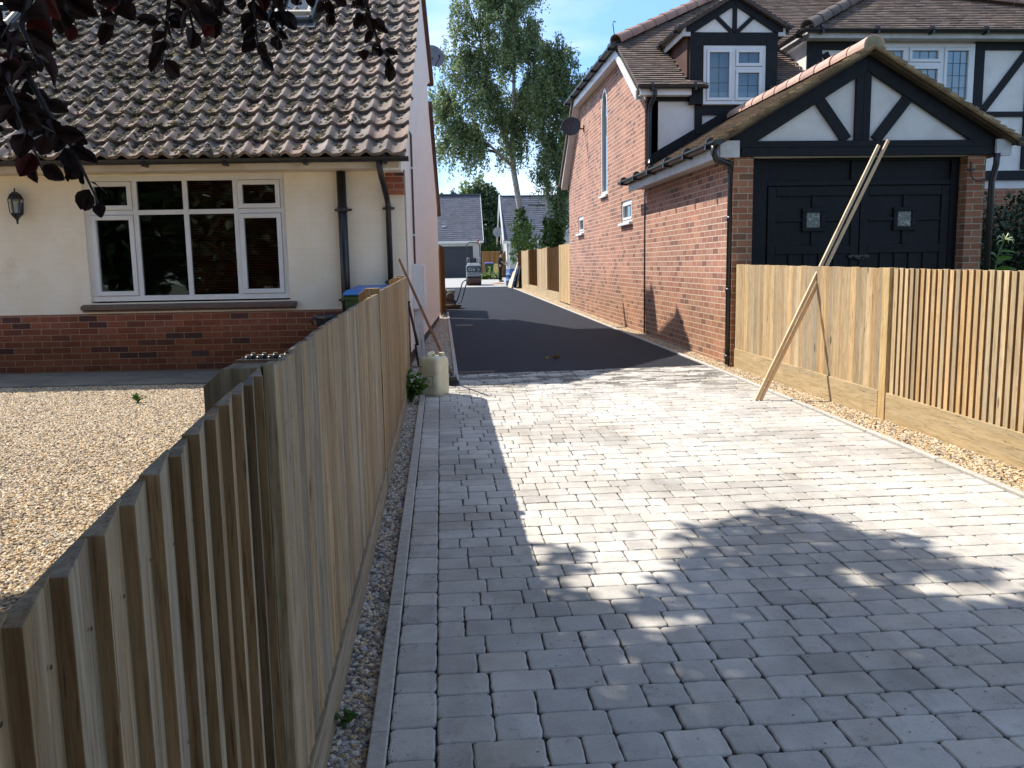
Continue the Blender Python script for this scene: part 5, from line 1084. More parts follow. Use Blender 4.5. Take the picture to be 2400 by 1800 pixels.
for b in BR:
    b = np.array(b); i = np.linalg.norm(lm_ - b[0] - np.array([0, 0, .4]), axis=1).argmin(); path = [lm_[i], (lm_[i] + b[0]) / 2 + np.array([0, 0, .08])] + [q for q in b]
    tw.tube([tuple(q - BO) for q in path], list(np.linspace(.012, .0016, len(path))), 6)
    leafpts(b, .0125)
    for k in range(len(b) - 1):      # side twigs
        if k < 5:
            for rep in range(2 if k < 2 else 1):
                s = b[k]; e = s + np.array([rg.normal() * .07, rg.normal() * .07, -rg.uniform(.0, .03)]) * (1.2 if k < 2 else .6); tw.tube([tuple(s - BO), tuple((s + e) / 2 + np.array([0, 0, .01]) - BO), tuple(e - BO)], [.003, .002, .001], 4); leafpts([s, e], .02)
tk = MB(); tk.tube([(0, 0, -.1), (.02, .02, 1.2), (.15, .08, 2.4), (.3, .3, 3.8), (.8, .8, 5.4), (1.2, 1.4, 7)], [.28, .22, .18, .14, .09, .03], 12)
for e in ((2.9, 2.4, 4.4), (2.0, 3.8, 4.6), (3.6, .2, 4.6), (-2.0, 2.0, 5.0), (-1.0, -2.5, 5.2), (2.5, -2.5, 5.0), (-2.5, -.5, 4.6)): tk.tube([(.15, .08, 2.5), (e[0] * .5, e[1] * .5, e[2] * .8), e], [.11, .07, .02], 7)
tk.build('trunk', bark, bt, smooth=True); tw.build('twigs', plainc('beech_twig', (.035, .024, .02)), bt)
beech = leafm('copper_leaves', (.020, .011, .009), (.038, .018, .013), .6, .25, .18)
P = np.array(P); D = np.array(D)
# richer near leaves: eight-sided outline with a crease
def beech_leaves(P, D, size, name):
    n_ = len(P); out = [(0, 0), (.10, .16), (.30, .33), (.52, .36), (.74, .27), (.90, .13), (1, 0)]; V = []; F = []; T = []
    for i in range(n_):
        d = D[i] / np.linalg.norm(D[i]); r = rg.normal(size=3) * .6 + np.array([0, -.8, .5]); s = np.cross(d, r); s /= np.linalg.norm(s); nn = np.cross(s, d); sz = size * rg.uniform(.7, 1.2); o_ = len(V); cu = rg.uniform(-.1, .25); fo = rg.uniform(.05, .45)
        m_ = len(out)
        for k, (x, y) in enumerate(out): V.append(P[i] + d * sz * (x + .12) - nn * sz * cu * x * x)
        for sg in (1, -1):
            for k, (x, y) in enumerate(out): rip = .02 * (-1) ** k; V.append(P[i] + d * sz * (x + .12) - nn * sz * cu * x * x + s * sg * sz * y * (1 - .1 * fo) + nn * sz * (y * fo + rip))
        v = rg.uniform(.6, 1.5); red = 1.0 if rg.uniform() > .05 else 2.8
        for sg in (1, 2):
            for k in range(m_ - 1): F.append((o_ + k, o_ + k + 1, o_ + sg * m_ + k + 1, o_ + sg * m_ + k)); T.append((v * red, v, v, 0))
    return mesh_np(name, np.array(V) - BO, np.array(F), np.array(T), beech, bt, smooth=False)
beech_leaves(P, D, .047, 'hanging_leaves')
# crown above and behind the camera, outside the view, that shades the near paving
edge = np.array([(-9, 4.3), (-2.5, 4.6), (-1.8, 4.15), (-1, 3.9), (.1, 3.85), (.42, 3.72), (.75, 3.72), (1.15, 4.15), (1.55, 4.62), (1.95, 4.5), (2.2, 4.0), (2.45, 3.4), (3.2, 3.15), (4, 3.0), (7, 2.6)])
def canopy(N_, x0, x1, y0, y1, soft):
    gx = rg.uniform(x0, x1, N_); gy = rg.uniform(y0, y1, N_); h = rg.uniform(3.5, 6.0, N_); e = np.interp(gx, edge[:, 0], edge[:, 1])
    nz_ = np.array([mn.noise(Vector((a * 1.5, b * 1.5, 0))) + .6 * mn.noise(Vector((a * 4.2, b * 4.2, 5))) for a, b in zip(gx, gy)])
    dist = e - gy; keep = (dist > -.06) & ((nz_ * .75 + np.clip(dist / soft, 0, 1.3)) > .28) & (rg.uniform(0, 1, N_) < .08 + .95 * np.clip(dist / 2.0, 0, 1))
    Q = np.stack([gx - .65 * h, gy + .48 * h, h], 1)
    el = (h - 1.345) / np.hypot(Q[:, 0], Q[:, 1]); keep &= ~((el < math.tan(math.radians(19))) & (Q[:, 1] > 0)); return Q[keep]
Q = np.concatenate([canopy(105000, -3.6, 4.6, 1.6, 4.85, 1.9)]); leaves(Q - BO, .088, 'crown', beech, bt, .68, .2, .2, .2)
Q = canopy(36000, -8, 5.5, -4.5, 1.7, .9); leaves(Q - BO, .17, 'upper_crown', beech, bt, .7, .2, .2, .2)
# unseen hedge added behind the camera to block sky reflections in the window glass
bushy('added_hedge', 'unseen tall hedge added behind the camera to darken the window reflections', 'hedge', (-2, -17, 0), [(-27 + 4.4 * k, 0, 3.0 + .6 * (k % 2), 3.1, 1.4, 3.4) for k in range(9)], 30000, leafm('added_hedge_leaves', (.02, .036, .014), (.035, .06, .02)), .5, 2, .5)

# ================================================================ FAR HOUSES
def slates(mb, O, U, V, poly): plain_roof(mb, O, U, V, poly, .21, .30, .006, .09, .002)
c45 = math.sqrt(.5)
wh = plain('pale_house_render', (.52, .53, .50), (.46, .47, .45), 4, .8, .2, 60)
h1 = thing('slate_roof_garage', 'white garage with slate roof and wide dark grey door at the drive end', 'garage', (.5, 60.5, .47))
def H1(mb, name, mat, **k): mb.v = [(x - .5, y - 60.5, z - .47) for x, y, z in mb.v]; return mb.build(name, mat, h1, **k)
g = MB(); g.box(-5, .1, 60.5, 60.8, .3, 2.95); g.box(2.27, 2.80, 60.5, 60.8, .3, 2.95); g.box(.1, 2.27, 60.5, 60.8, 2.64, 2.95); g.box(2.5, 2.8, 60.8, 66.7, .3, 2.9); H1(g, 'wall', wh)
g = MB(); g.prism([(2.5, 60.5, 2.9), (2.5, 66.9, 2.9), (2.5, 63.7, 6.1)], (.3, 0, 0)); H1(g, 'gable', wh)
g = MB(); slates(g, (-5, 60.25, 3.02), (1, 0, 0), (0, c45, c45), [(0, 0), (7.98, 0), (7.98, 4.75), (0, 4.75)]); rfm = H1(g, 'roof', MT['slate'])
g = MB(); g.box(-5, 2.98, 63.5, 63.7, 6.36, 6.45); H1(g, 'ridge', MT['lead_grey'])
g = MB(); g.box(-5, 3.0, 60.15, 60.3, 2.84, 3.0); g.box(-5, 3.0, 60.3, 60.5, 2.84, 2.87); g.hexa([(2.98, 60.2, 2.85), (3.02, 60.2, 2.85), (3.02, 63.6, 6.2), (2.98, 63.6, 6.2), (2.98, 60.2, 3.05), (3.02, 60.2, 3.05), (3.02, 63.6, 6.42), (2.98, 63.6, 6.42)]); H1(g, 'fascia', MT['upvc'])
dm = plain('anthracite_door', (.028, .033, .045), (.035, .04, .052), 3, .45)
g = MB(); g.box(.1, 2.27, 60.6, 60.66, .42, 2.64)
for k in range(1, 9): g.box(.1, 2.27, 60.592, 60.6, .42 + k * .247, .42 + k * .247 + .23)
H1(g, 'garage_door', dm)
g = MB(); g.box(.15, .42, 61.2, 61.25, 3.98, 4.06); g.v = [(x, y, z + .02) for x, y, z in g.v]; H1(g, 'tile_vent', MT['upvc'])
g = MB(); g.box(2.48, 2.56, 60.44, 60.5, 1.95, 2.25); H1(g, 'wall_light', MT['upvc_old'])
h2 = thing('white_gable_house', 'white rendered house with plain slate roof and ivy clad birches in front', 'house', (4.3, 58, .45))
def H2(mb, name, mat, **k): mb.v = [(x - 4.3, y - 58, z - .45) for x, y, z in mb.v]; return mb.build(name, mat, h2, **k)
g = MB(); g.box(4.45, 12, 58, 58.3, .3, 2.85); g.box(4.45, 4.7, 58.3, 64, .3, 2.85); H2(g, 'wall', wh)
g = MB(); g.prism([(4.45, 58, 2.85), (4.45, 64.2, 2.85), (4.45, 61.1, 5.9)], (.25, 0, 0)); H2(g, 'gable', MT['render_white'])
g = MB(); slates(g, (4.25, 57.75, 2.88), (1, 0, 0), (0, c45, c45), [(0, 0), (8, 0), (8, 4.5), (0, 4.5)]); H2(g, 'roof', MT['slate'])
g = MB(); g.hexa([(4.17, 57.55, 2.12), (4.24, 57.55, 2.12), (4.24, 61.0, 5.70), (4.17, 61.0, 5.70), (4.17, 57.55, 2.95), (4.24, 57.55, 2.95), (4.24, 61.0, 6.15), (4.17, 61.0, 6.15)]); g.hexa([(4.17, 61.0, 5.7), (4.24, 61.0, 5.7), (4.24, 64.4, 2.3), (4.17, 64.4, 2.3), (4.17, 61.0, 6.15), (4.24, 61.0, 6.15), (4.24, 64.4, 2.75), (4.17, 64.4, 2.75)]); g.box(4.25, 12, 57.62, 57.7, 2.7, 2.88); H2(g, 'barge_board', MT['upvc'])
g = MB(); g.tube([(4.6, 57.9, .4), (4.6, 57.9, 2.75)], .05, 8); H2(g, 'downpipe', MT['upvc'])
g = MB(); g.box(4.35, 12, 60.85, 61.05, 6.02, 6.1); H2(g, 'ridge', MT['lead_grey'])
dish('satellite_dish', 'pale satellite dish on the white gable between the far houses', (3.98, 59.6, 3.52), .34, (-.2, -1, .3), (4.45, 59.9, 3.2), plain('dish_pale', (.3, .3, .3), (.25, .25, .25)))
h3 = thing('small_white_outbuilding', 'small white gabled outbuilding with dark roof edge beside the brick house corner', 'outbuilding', (7.7, 48, .38))
g = MB(); g.prism([(-1.2, 0, 0), (1.2, 0, 0), (1.2, 0, 2.35), (0, 0, 3.45), (-1.2, 0, 2.35)], (0, 4, 0)); g.build('wall', MT['render_white'], h3)
g = MB()
for sg in (-1, 1): g.hexa([(0, -.3, 3.42), (0, 4.2, 3.42), (sg * 1.5, 4.2, 2.1), (sg * 1.5, -.3, 2.1), (0, -.3, 3.58), (0, 4.2, 3.58), (sg * 1.5, 4.2, 2.24), (sg * 1.5, -.3, 2.24)])
g.build('roof', MT['slate'], h3)
g = MB()
for sg in (-1, 1): g.hexa([(0, -.34, 3.28), (0, -.30, 3.28), (sg * 1.5, -.30, 1.96), (sg * 1.5, -.34, 1.96), (0, -.34, 3.42), (0, -.30, 3.42), (sg * 1.5, -.30, 2.1), (sg * 1.5, -.34, 2.1)])
g.build('barge_board', MT['upvc'], h3)
# brown fence between the houses
bf = thing('far_brown_fence', 'brown board fence closing the gap between the two far houses', 'fence', (3.7, 59.3, .45))
g = MB(); boards(g, (-.9, 0), (.95, 0), lambda s: 1.74, lambda s: 0, .16, (0, -1), True, .02, .008, .1); g.c = [(a * .55, b * .42, c * .28, d) for a, b, c, d in g.c]; g.build('board_panel', MT['wood_new'], bf)
g = MB(); g.box(-.92, .97, -.04, .04, 1.74, 1.79, (.7, .6, .45, 0)); g.build('capping', MT['wood_new'], bf)
cb = thing('overhead_cable', 'black cable strung between the birch trunks in front of the slate roof', 'cable', (5, 44.5, 4.35))
g = MB(); g.tube([(-.45, 0, -.02), (.3, 0, -.05), (1.0, 0, 0), (1.5, 0, -.5), (2.0, -.1, -.38), (2.9, -.2, -.25)], .035, 6); g.build('cable', black, cb)

# ================================================================ OBJECTS
# jerrycan
jc = thing('jerrycan', 'translucent cream plastic jerrycan standing at the corner of the paving by the fence end', 'jerrycan', (-.095, 8.33, .094), math.radians(-30))
jm, n, b_, N, K = newmat('jerry_plastic'); o = objc(n); c = mixc(n, (.68, .64, .44), (.60, .56, .38), step(n, noisen(n, o, 5, 4), .4, .65)); c = mixc(n, c, (.22, .19, .12), mathn(n, 'MULTIPLY', step(n, noisen(n, o, 14, 5, .7, 1.), .62, .72), .6)); K(c, b_.inputs['Base Color']); b_.inputs['Roughness'].default_value = .42; b_.inputs['Subsurface Weight'].default_value = .15; b_.inputs['Subsurface Radius'].default_value = (.03, .03, .015)
def rbox(mb, w_, d_, z0, z1, r, k=5, taper=()):
    prof = taper or [(z0, .86), (z0 + .012, .97), (z0 + .03, 1), (z1 - .03, 1), (z1 - .01, .96), (z1, .86)]; vs = []
    for z, s in prof:
        for cx, cy, a0 in ((1, 1, 0), (-1, 1, PI / 2), (-1, -1, PI), (1, -1, 1.5 * PI)):
            for q in range(k): a = a0 + q / (k - 1) * PI / 2; vs.append(((cx * (w_ / 2 - r) + r * math.cos(a)) * s, (cy * (d_ / 2 - r) + r * math.sin(a)) * s, z))
    m_ = 4 * k; fs = [(i * m_ + q, i * m_ + (q + 1) % m_, (i + 1) * m_ + (q + 1) % m_, (i + 1) * m_ + q) for i in range(len(prof) - 1) for q in range(m_)]
    mb.add(vs, fs + [tuple(range(m_))[::-1], tuple((len(prof) - 1) * m_ + q for q in range(m_))])
g = MB(); rbox(g, .225, .245, 0, .385, .045, taper=[(0, .88), (.012, .97), (.035, 1), (.20, 1.0), (.205, .985), (.215, .985), (.22, 1), (.325, 1), (.355, .95), (.372, .86), (.378, .7)]); g.build('body', jm, jc, smooth=True)
g = MB(); g.tube([(-.02, -.08, .365), (-.02, -.075, .405), (-.02, .02, .41), (-.02, .05, .37)], .017, 8); g.build('handle', jm, jc, smooth=True)
g = MB(); g.lathe([(.028, .37), (.03, .405), (.027, .41), (.001, .41)], (.05, .07, 0), 14); g.build('cap', plainc('cap_cream', (.72, .64, .42)), jc, smooth=True)
g = MB()   # pencilled outline of an old label
for (a, b) in (((-.02, .19), (.055, .20)), ((.055, .20), (.057, .09)), ((.057, .09), (.0, .085)), ((-.02, .19), (-.055, .145)), ((-.055, .145), (-.075, .13)), ((-.02, .155), (.0, .13)), ((.0, .13), (-.01, .10)), ((-.06, .11), (-.02, .12)), ((-.02, .12), (.02, .10)), ((.01, .17), (.02, .14)), ((.02, .14), (.0, .15))): g.beam((a[0], -.1235, a[1]), (b[0], -.1235, b[1]), .002, .003, up=(0, 0, 1) if a[0] != b[0] else (1, 0, 0))
g.box(-.085, -.06, -.1245, -.1225, .285, .29); g.build('pen_mark', plainc('pen_ink', (.10, .10, .10)), jc)
# broom
bm_ = thing('broom', 'wooden handled broom with black bristle head leaning on the fence end by the jerrycan', 'broom', (.085, 8.97, .103))
g = MB(); g.tube([(0, 0, .09), (-.20, -.075, .57), (-.505, -.20, 1.315)], .0145, 9, (.55, .42, .36, .4)); g.build('handle', wood('broom_pole', (.32, .22, .14), (.40, .29, .19), (.25, .18, .12)), bm_, smooth=True)
g = MB(); g.box(-.05, .05, -.13, .13, .055, .095); g.build('head', black, bm_, bevel=.01)
g = MB(); rbz = random.Random(4)
for k in range(260): x, y = rbz.uniform(-.045, .045), rbz.uniform(-.125, .125); g.tube([(x, y, .06), (x * 1.6 + rbz.uniform(-.01, .01), y * 1.08 + rbz.uniform(-.01, .01), .002)], .0022, 3, cap=False)
br_ = g.build('bristles', black, bm_)
# shovel
sh = thing('shovel', 'dark handled shovel leaning against the cream gable wall behind the jerrycan', 'shovel', (-.31, 10.55, .12))
dk = plainc('dark_shaft', (.035, .025, .022), .5)
g = MB(); g.tube([(0, 0, .26), (-.035, 0, .45), (-.092, 0, .76)], [.019, .016, .016], 8); g.build('shaft', dk, sh, smooth=True)
g = MB(); g.tube([(-.085, -.045, .79), (-.085, .045, .79)], .014, 8); g.tube([(-.09, 0, .755), (-.085, -.045, .79)], .009, 6); g.tube([(-.09, 0, .755), (-.085, .045, .79)], .009, 6); g.build('grip', dk, sh, smooth=True)
g = MB(); vs = [(x - z * .12 + .0, y * (1 if z > .05 else .8), z) for z in (0.0, .06, .24, .27) for y, x in ((-.10, .015), (-.05, 0), (0, -.006), (.05, 0), (.10, .015))]; g.add(vs, [(i * 5 + q, i * 5 + q + 1, i * 5 + q + 6, i * 5 + q + 5) for i in range(3) for q in range(4)]); bl = g.build('blade', plain('shovel_steel', (.07, .05, .045), (.04, .03, .03), 20, .5, metal=.6), sh); so_ = bl.modifiers.new('s', 'SOLIDIFY'); so_.thickness = .003
# leaning planks
def laths(name, label, a, b, w_, d_, tn, up=(1, 0, 0)):
    A = Vector(a); B = Vector(b); L_ = (B - A).length; g = MB(); g.box(-w_ / 2, w_ / 2, -d_ / 2, d_ / 2, 0, L_, tn); o = g.build(name, MT['pine'], None, bevel=.002)
    z = (B - A).normalized(); x = Vector(up); x = (x - z * x.dot(z)).normalized(); y = z.cross(x); m_ = Matrix((x, y, z)).transposed().to_4x4(); m_.translation = A; o.matrix_world = m_
    tag(o, label, 'plank', 'pale timber laths leaning on the golden fence'); return o
dv = Vector((.68, .285, 1.165))
a1 = Vector((2.80, 7.44, .088)); a2 = Vector((2.822, 7.44, .088))
laths('timber_lath', 'left of the two pale laths leaning on the golden fence, its top end lower', a1, a1 + dv * 1.98, .032, .018, (1, 1, 1, .3), (1, .3, 0))
laths('timber_lath', 'right of the two pale laths leaning on the golden fence, reaching slightly higher', a2 + Vector((.02, 0, 0)), a2 + Vector((.02, 0, 0)) + Vector((.694, .285, 1.165)) * 2.02, .029, .017, (1.05, 1.0, .95, .7), (1, .3, 0))
# drain covers
dc = thing('drain_cover', 'rusty slotted drain cover where the asphalt meets the paving by the left kerb', 'drain cover', (.38, 9.83, .112), math.radians(4))
g = MB(); g.box(-.21, .21, -.10, .10, -.03, .006); g.build('frame', plain('rusty_iron', (.05, .03, .022), (.10, .05, .03), 30, .8, .5), dc, bevel=.003)
g = MB(); g.box(-.17, .17, -.06, .06, .0065, .010); g.build('lid', plain('iron_lid', (.06, .04, .03), (.11, .07, .045), 40, .75, .6), dc, bevel=.002)
dc = thing('drain_cover', 'small flush drain cover in the shaded asphalt beside the bungalow', 'drain cover', (.43, 16.95, .163)); g = MB(); g.box(-.17, .17, -.30, .30, -.03, .004); g.build('frame', plain('iron_frame', (.05, .045, .04), (.08, .07, .06), 30, .8, .5), dc, bevel=.003)
g = MB(); g.box(-.12, .12, -.24, .24, .005, .008); g.build('lid', plain('iron_lid_grey', (.07, .065, .06), (.1, .09, .08), 40, .75, .6), dc)
lfm = plainc('dead_leaf', (.30, .20, .05))
# wheelie bins
def bin_(label, loc, rz, body, lid, number=None):
    t = thing('wheelie_bin', label, 'bin', loc, rz); g = MB()
    g.hexa([(-.21, -.24, .06), (.21, -.24, .06), (.21, .24, .06), (-.21, .24, .06), (-.28, -.34, .93), (.28, -.34, .93), (.28, .33, .93), (-.28, .33, .93)]); g.box(-.30, .30, -.36, .34, .90, .96); g.build('body', body, t, bevel=.015)
    g = MB(); g.hexa([(-.30, -.38, .965), (.30, -.38, .965), (.30, .36, .965), (-.30, .36, .965), (-.26, -.34, 1.02), (.26, -.34, 1.02), (.26, .34, 1.06), (-.26, .34, 1.06)]); g.build('lid', lid, t, bevel=.012)
    g = MB(); g.tube([(-.2, .40, .96), (.2, .40, .96)], .018, 8); g.build('handle', lid, t)
    for x in (-.27, .27): g = MB(); g.lathe([(.001, -.03), (.1, -.03), (.1, .03), (.001, .03)], n=18); g.v = [(x + z_, .24 + a, .10 + b) for a, b, z_ in g.v]; g.build('wheel', black, t)
    if number:
        cu = bpy.data.curves.new('n', 'FONT'); cu.body = number; cu.size = .42; cu.extrude = .004; cu.align_x = 'CENTER'; cu.offset = .012; o = bpy.data.objects.new('n', cu); COL.objects.link(o)
        dg = bpy.context.evaluated_depsgraph_get(); me = bpy.data.meshes.new_from_object(o.evaluated_get(dg)); bpy.data.objects.remove(o); me.materials.clear(); me.materials.append(plainc('lime_paint', (.45, .62, .08)))
        o = bpy.data.objects.new('number', me); COL.objects.link(o); o.parent = t; o.rotation_euler = (math.radians(96), 0, 0); o.location = (0, -.318, .50)
    return t
greenp = plain('green_bin_plastic', (.030, .075, .022), (.025, .06, .02), 8, .45); bluep = plain('blue_bin_plastic', (.035, .16, .42), (.03, .13, .36), 8, .4)
bin_('green wheelie bin with bright blue lid between the soil pipe and the near left fence', (-.76, 9.95, .07), math.radians(-6), greenp, bluep)
bin_('dark green wheelie bin numbered two with purple blue lid by the far brown fence', (3.06, 55, .43), 0, plain('dark_green_bin', (.025, .045, .025), (.03, .05, .03), 8, .5), plain('purple_blue_lid', (.05, .05, .22), (.05, .06, .25), 8, .5), '2')
# tub, trough with bottles, things behind the left fence
tb = thing('black_tub', 'round black plastic tub on a stand against the brick plinth below the soil pipe', 'tub', (-1.16, 9.5, .12)); g = MB(); g.lathe([(.16, .0), (.20, .66), (.235, .67), (.24, .70), (.225, .715), (.215, .70), (.19, .45), (.001, .44)], n=26); g.build('tub', black, tb, smooth=True)
g = MB(); g.tube([(-.24, 0, .68), (-.28, 0, .66), (-.24, 0, .60)], .012, 6); g.build('handle', black, tb)
tg = thing('bottle_crate', 'black crate of small gold capped jars behind the left fence beside the gravel', 'crate', (-1.60, 8.5, .09), -.05)
g = MB(); W_ = (.34, .22)
for a in ((-.34, -.22, .34, -.20), (-.34, .20, .34, .22), (-.34, -.20, -.32, .20), (.32, -.20, .34, .20)): g.box(a[0], a[2], a[1], a[3], 0, .40)
g.box(-.36, .36, -.24, -.205, .36, .40); g.box(-.32, .32, -.2, .2, .0, .02); g.box(-.32, .32, -.2, .2, .28, .30); g.build('crate', black, tg, bevel=.004)
gold = plainc('gold_lid', (.24, .20, .11), .4)
for i in range(6):
    for j in range(2):
        x, y = -.27 + i * .108, -.12 + j * .2; g = MB(); g.lathe([(.034, .30), (.036, .40), (.028, .42)], (x, y, 0), 12); jr = g.build('jar', black, tg, smooth=True)
        g = MB(); g.lathe([(.022, .421), (.023, .434), (.001, .436)], (x, y, 0), 12); g.build('lid', gold, jr)
cr = thing('recycling_box', 'dark recycling box of white and green bottles beside the crate of jars', 'box', (-1.22, 8.9, .11), .1)
g = MB()
for a in ((-.22, -.26, .22, -.24), (-.22, .24, .22, .26), (-.22, -.24, -.20, .24), (.20, -.24, .22, .24)): g.box(a[0], a[2], a[1], a[3], 0, .46)
g.box(-.2, .2, -.24, .24, 0, .02); g.box(-.2, .2, -.24, .24, .30, .32); g.build('box', plain('slate_plastic', (.03, .035, .04), (.04, .045, .05), 10, .5), cr, bevel=.006)
for k, (x, y, cc, tilt) in enumerate(((-.12, -.1, (.7, .7, .68), .2), (.02, .0, (.05, .16, .06), -.35), (.1, -.12, (.06, .08, .10), .5), (-.05, .12, (.1, .14, .16), -.2), (.12, .1, (.05, .13, .05), .3))):
    g = MB(); g.lathe([(.035, 0), (.036, .15), (.015, .19), (.014, .235), (.001, .236)], n=12); o = g.build('bottle', plainc('bottle%d' % k, cc, .25), cr, smooth=True); o.location = (x, y, .33); o.rotation_euler = (tilt, tilt * .7, 0)

# tandem roller
rl = thing('tandem_roller', 'grey and navy tandem roller with hoop and red beacon at the asphalt end', 'roller', (1.615, 42.3, .342))
gy = plain('roller_grey', (.20, .23, .24), (.16, .18, .19), 6, .45); nv = plain('roller_navy', (.022, .035, .045), (.03, .045, .055), 6, .4); rst = plain('drum_rust', (.09, .045, .032), (.06, .032, .025), 14, .6, .5, 50, metal=.3)
g = MB(); g.lathe([(.001, -.35), (.235, -.35), (.242, -.335), (.242, .335), (.235, .35), (.001, .35)], n=40); g.v = [(z_, .24 + a, .242 + b) for a, b, z_ in g.v]; g.build('drum', rst, rl, smooth=False)
g = MB(); g.lathe([(.001, -.35), (.235, -.35), (.242, .0), (.235, .35), (.001, .35)], n=40); g.v = [(z_, 1.65 + a, .242 + b) for a, b, z_ in g.v]; g.build('drum', rst, rl)
g = MB(); g.box(-.345, .345, -.03, .60, .44, .655); g.box(-.36, -.33, -.0, .5, .2, .5); g.box(.33, .36, -.0, .5, .2, .5); g.hexa([(-.335, -.06, .655), (.335, -.06, .655), (.335, .60, .655), (-.335, .60, .655), (-.345, -.10, .70), (.345, -.10, .70), (.345, .62, .70), (-.345, .62, .70)]); g.build('front_frame', gy, rl, bevel=.012)
g = MB(); g.box(-.02, .05, -.036, -.03, .52, .55); g.build('tow_slot', black, rl)
g = MB(); g.box(-.352, .352, -.12, .62, .67, .91); g.hexa([(-.352, -.12, .90), (.352, -.12, .90), (.352, .62, .90), (-.352, .62, .90), (-.345, -.09, .945), (.345, -.09, .945), (.345, .6, .945), (-.345, .6, .945)]); g.build('navy_band', nv, rl, bevel=.008)
g = MB(); g.hexa([(-.345, -.10, .946), (.345, -.10, .946), (.345, .62, .946), (-.345, .62, .946), (-.26, .06, 1.085), (.26, .06, 1.085), (.29, .60, 1.10), (-.29, .60, 1.10)]); g.build('bonnet', gy, rl, bevel=.02)
g = MB(); g.tube([(-.06, .7, 1.10), (-.06, .5, 1.30)], .02, 8); g.tube([(-.14 + .14 * math.cos(k * .5) + .08, .45 + .03 * math.sin(k * .5), 1.30 + .09 * math.sin(k * .5)) for k in range(14)], .012, 6); g.build('steering_wheel', black, rl)
g = MB(); g.hexa([(-.2, .66, 1.05), (.2, .66, 1.05), (.2, 1.1, 1.05), (-.2, 1.1, 1.05), (-.18, .7, 1.16), (.18, .7, 1.16), (.18, 1.1, 1.16), (-.18, 1.1, 1.16)]); g.box(-.18, .18, 1.06, 1.14, 1.16, 1.33); g.build('seat', black, rl, bevel=.02)
g = MB(); g.box(-.34, .34, .64, 1.95, .46, 1.0); g.build('rear_body', nv, rl, bevel=.02)
for sg in (-1, 1):
    g = MB(); g.tube([(sg * .33, .15, 1.0), (sg * .32, .18, 1.28), (sg * .28, .22, 1.35), (sg * .22, .3, 1.33), (sg * .19, .4, 1.1)], .022, 8); g.build('hand_rail', gy, rl, smooth=True)
g = MB(); hp = [(-.33, .62, .95), (-.33, .62, 1.88)] + [(-.33 + .2 * (1 - math.cos(a)), .62, 1.88 + .22 * math.sin(a)) for a in (.4, .8, 1.2, PI / 2)] + [(.33 - .2 * (1 - math.cos(a)), .62, 1.88 + .22 * math.sin(a)) for a in (PI / 2, 1.2, .8, .4)] + [(.33, .62, 1.88), (.33, .62, .95)]
g.tube(hp, .021, 8); g.build('roll_hoop', black, rl, smooth=True)
g = MB(); g.lathe([(.05, 0), (.052, .02), (.045, .10), (.03, .13), (.001, .14)], (.25, .62, 2.12), 16); g.tube([(.25, .62, 2.0), (.25, .62, 2.12)], .015, 6); g.build('beacon', plainc('beacon_red', (.50, .06, .025), .3), rl, smooth=True)
def text(body, size, mat, par, loc, rot, name='lettering', sx=1.):
    cu = bpy.data.curves.new(name, 'FONT'); cu.body = body; cu.size = size; cu.extrude = .003; o = bpy.data.objects.new(name, cu); COL.objects.link(o)
    me = bpy.data.meshes.new_from_object(o.evaluated_get(bpy.context.evaluated_depsgraph_get())); bpy.data.objects.remove(o); me.materials.clear(); me.materials.append(mat)
    o = bpy.data.objects.new(name, me); COL.objects.link(o); o.parent = par; o.location = loc; o.rotation_euler = rot; o.scale = (sx, 1, 1); return o
lt = plainc('letter_white', (.6, .62, .6)); text('Cro', .20, lt, rl, (-.29, -.124, .725), (PI / 2, 0, 0), sx=1.0); text('n', .17, lt, rl, (.18, -.124, .735), (PI / 2, 0, 0), sx=.9)
g = MB(); g.box(-.18, .18, -.124, -.121, .875, .885); g.build('trim_line', gy, rl)
# plate compactor
pc = thing('plate_compactor', 'dirty plate compactor with curved black handle standing past the rear fence', 'compactor', (.25, 23.0, .206))
g = MB(); g.hexa([(-.30, -.28, .03), (.24, -.28, .03), (.24, .28, .03), (-.30, .28, .03), (-.34, -.30, .10), (.28, -.30, .10), (.28, .30, .10), (-.34, .30, .10)]); g.box(-.28, .22, -.26, .26, .0, .03); g.build('plate', plain('muddy_steel', (.14, .09, .05), (.07, .055, .045), 14, .8, .5), pc, bevel=.01)
g = MB(); g.box(-.2, .12, -.17, .17, .12, .22); g.box(-.16, .08, -.15, .13, .22, .40); g.lathe([(.001, -.03), (.10, -.03), (.11, .0), (.10, .05), (.001, .05)], n=18); nn_ = 18 * 5; g.v[-nn_:] = [(x - .02, -.18 + z_, .32 + y) for x, y, z_ in g.v[-nn_:]]; g.build('engine', plain('engine_dark', (.04, .036, .034), (.08, .06, .05), 18, .6, .4), pc, bevel=.01)
g = MB(); rbox(g, .22, .24, .40, .49, .04); g.build('fuel_tank', plain('tank_grey', (.25, .24, .22), (.16, .15, .14), 10, .5), pc, smooth=True)
g = MB(); g.lathe([(.05, -.1), (.06, 0), (.05, .1)], n=14); g.v = [(-.14 + x, .02 + z_, .46 + y) for x, y, z_ in g.v]; g.build('air_filter', plain('filter_pale', (.34, .30, .24), (.2, .17, .14), 12, .6), pc, smooth=True)
g = MB(); g.tube([(.08, -.2, .10), (.16, -.22, .22), (.30, -.2, .66), (.345, -.2, .72), (.42, -.18, .745), (.47, .0, .745), (.46, .12, .70), (.40, .2, .58), (.27, .22, .14), (.18, .22, .10)], .016, 8); g.build('handle', black, pc, smooth=True)
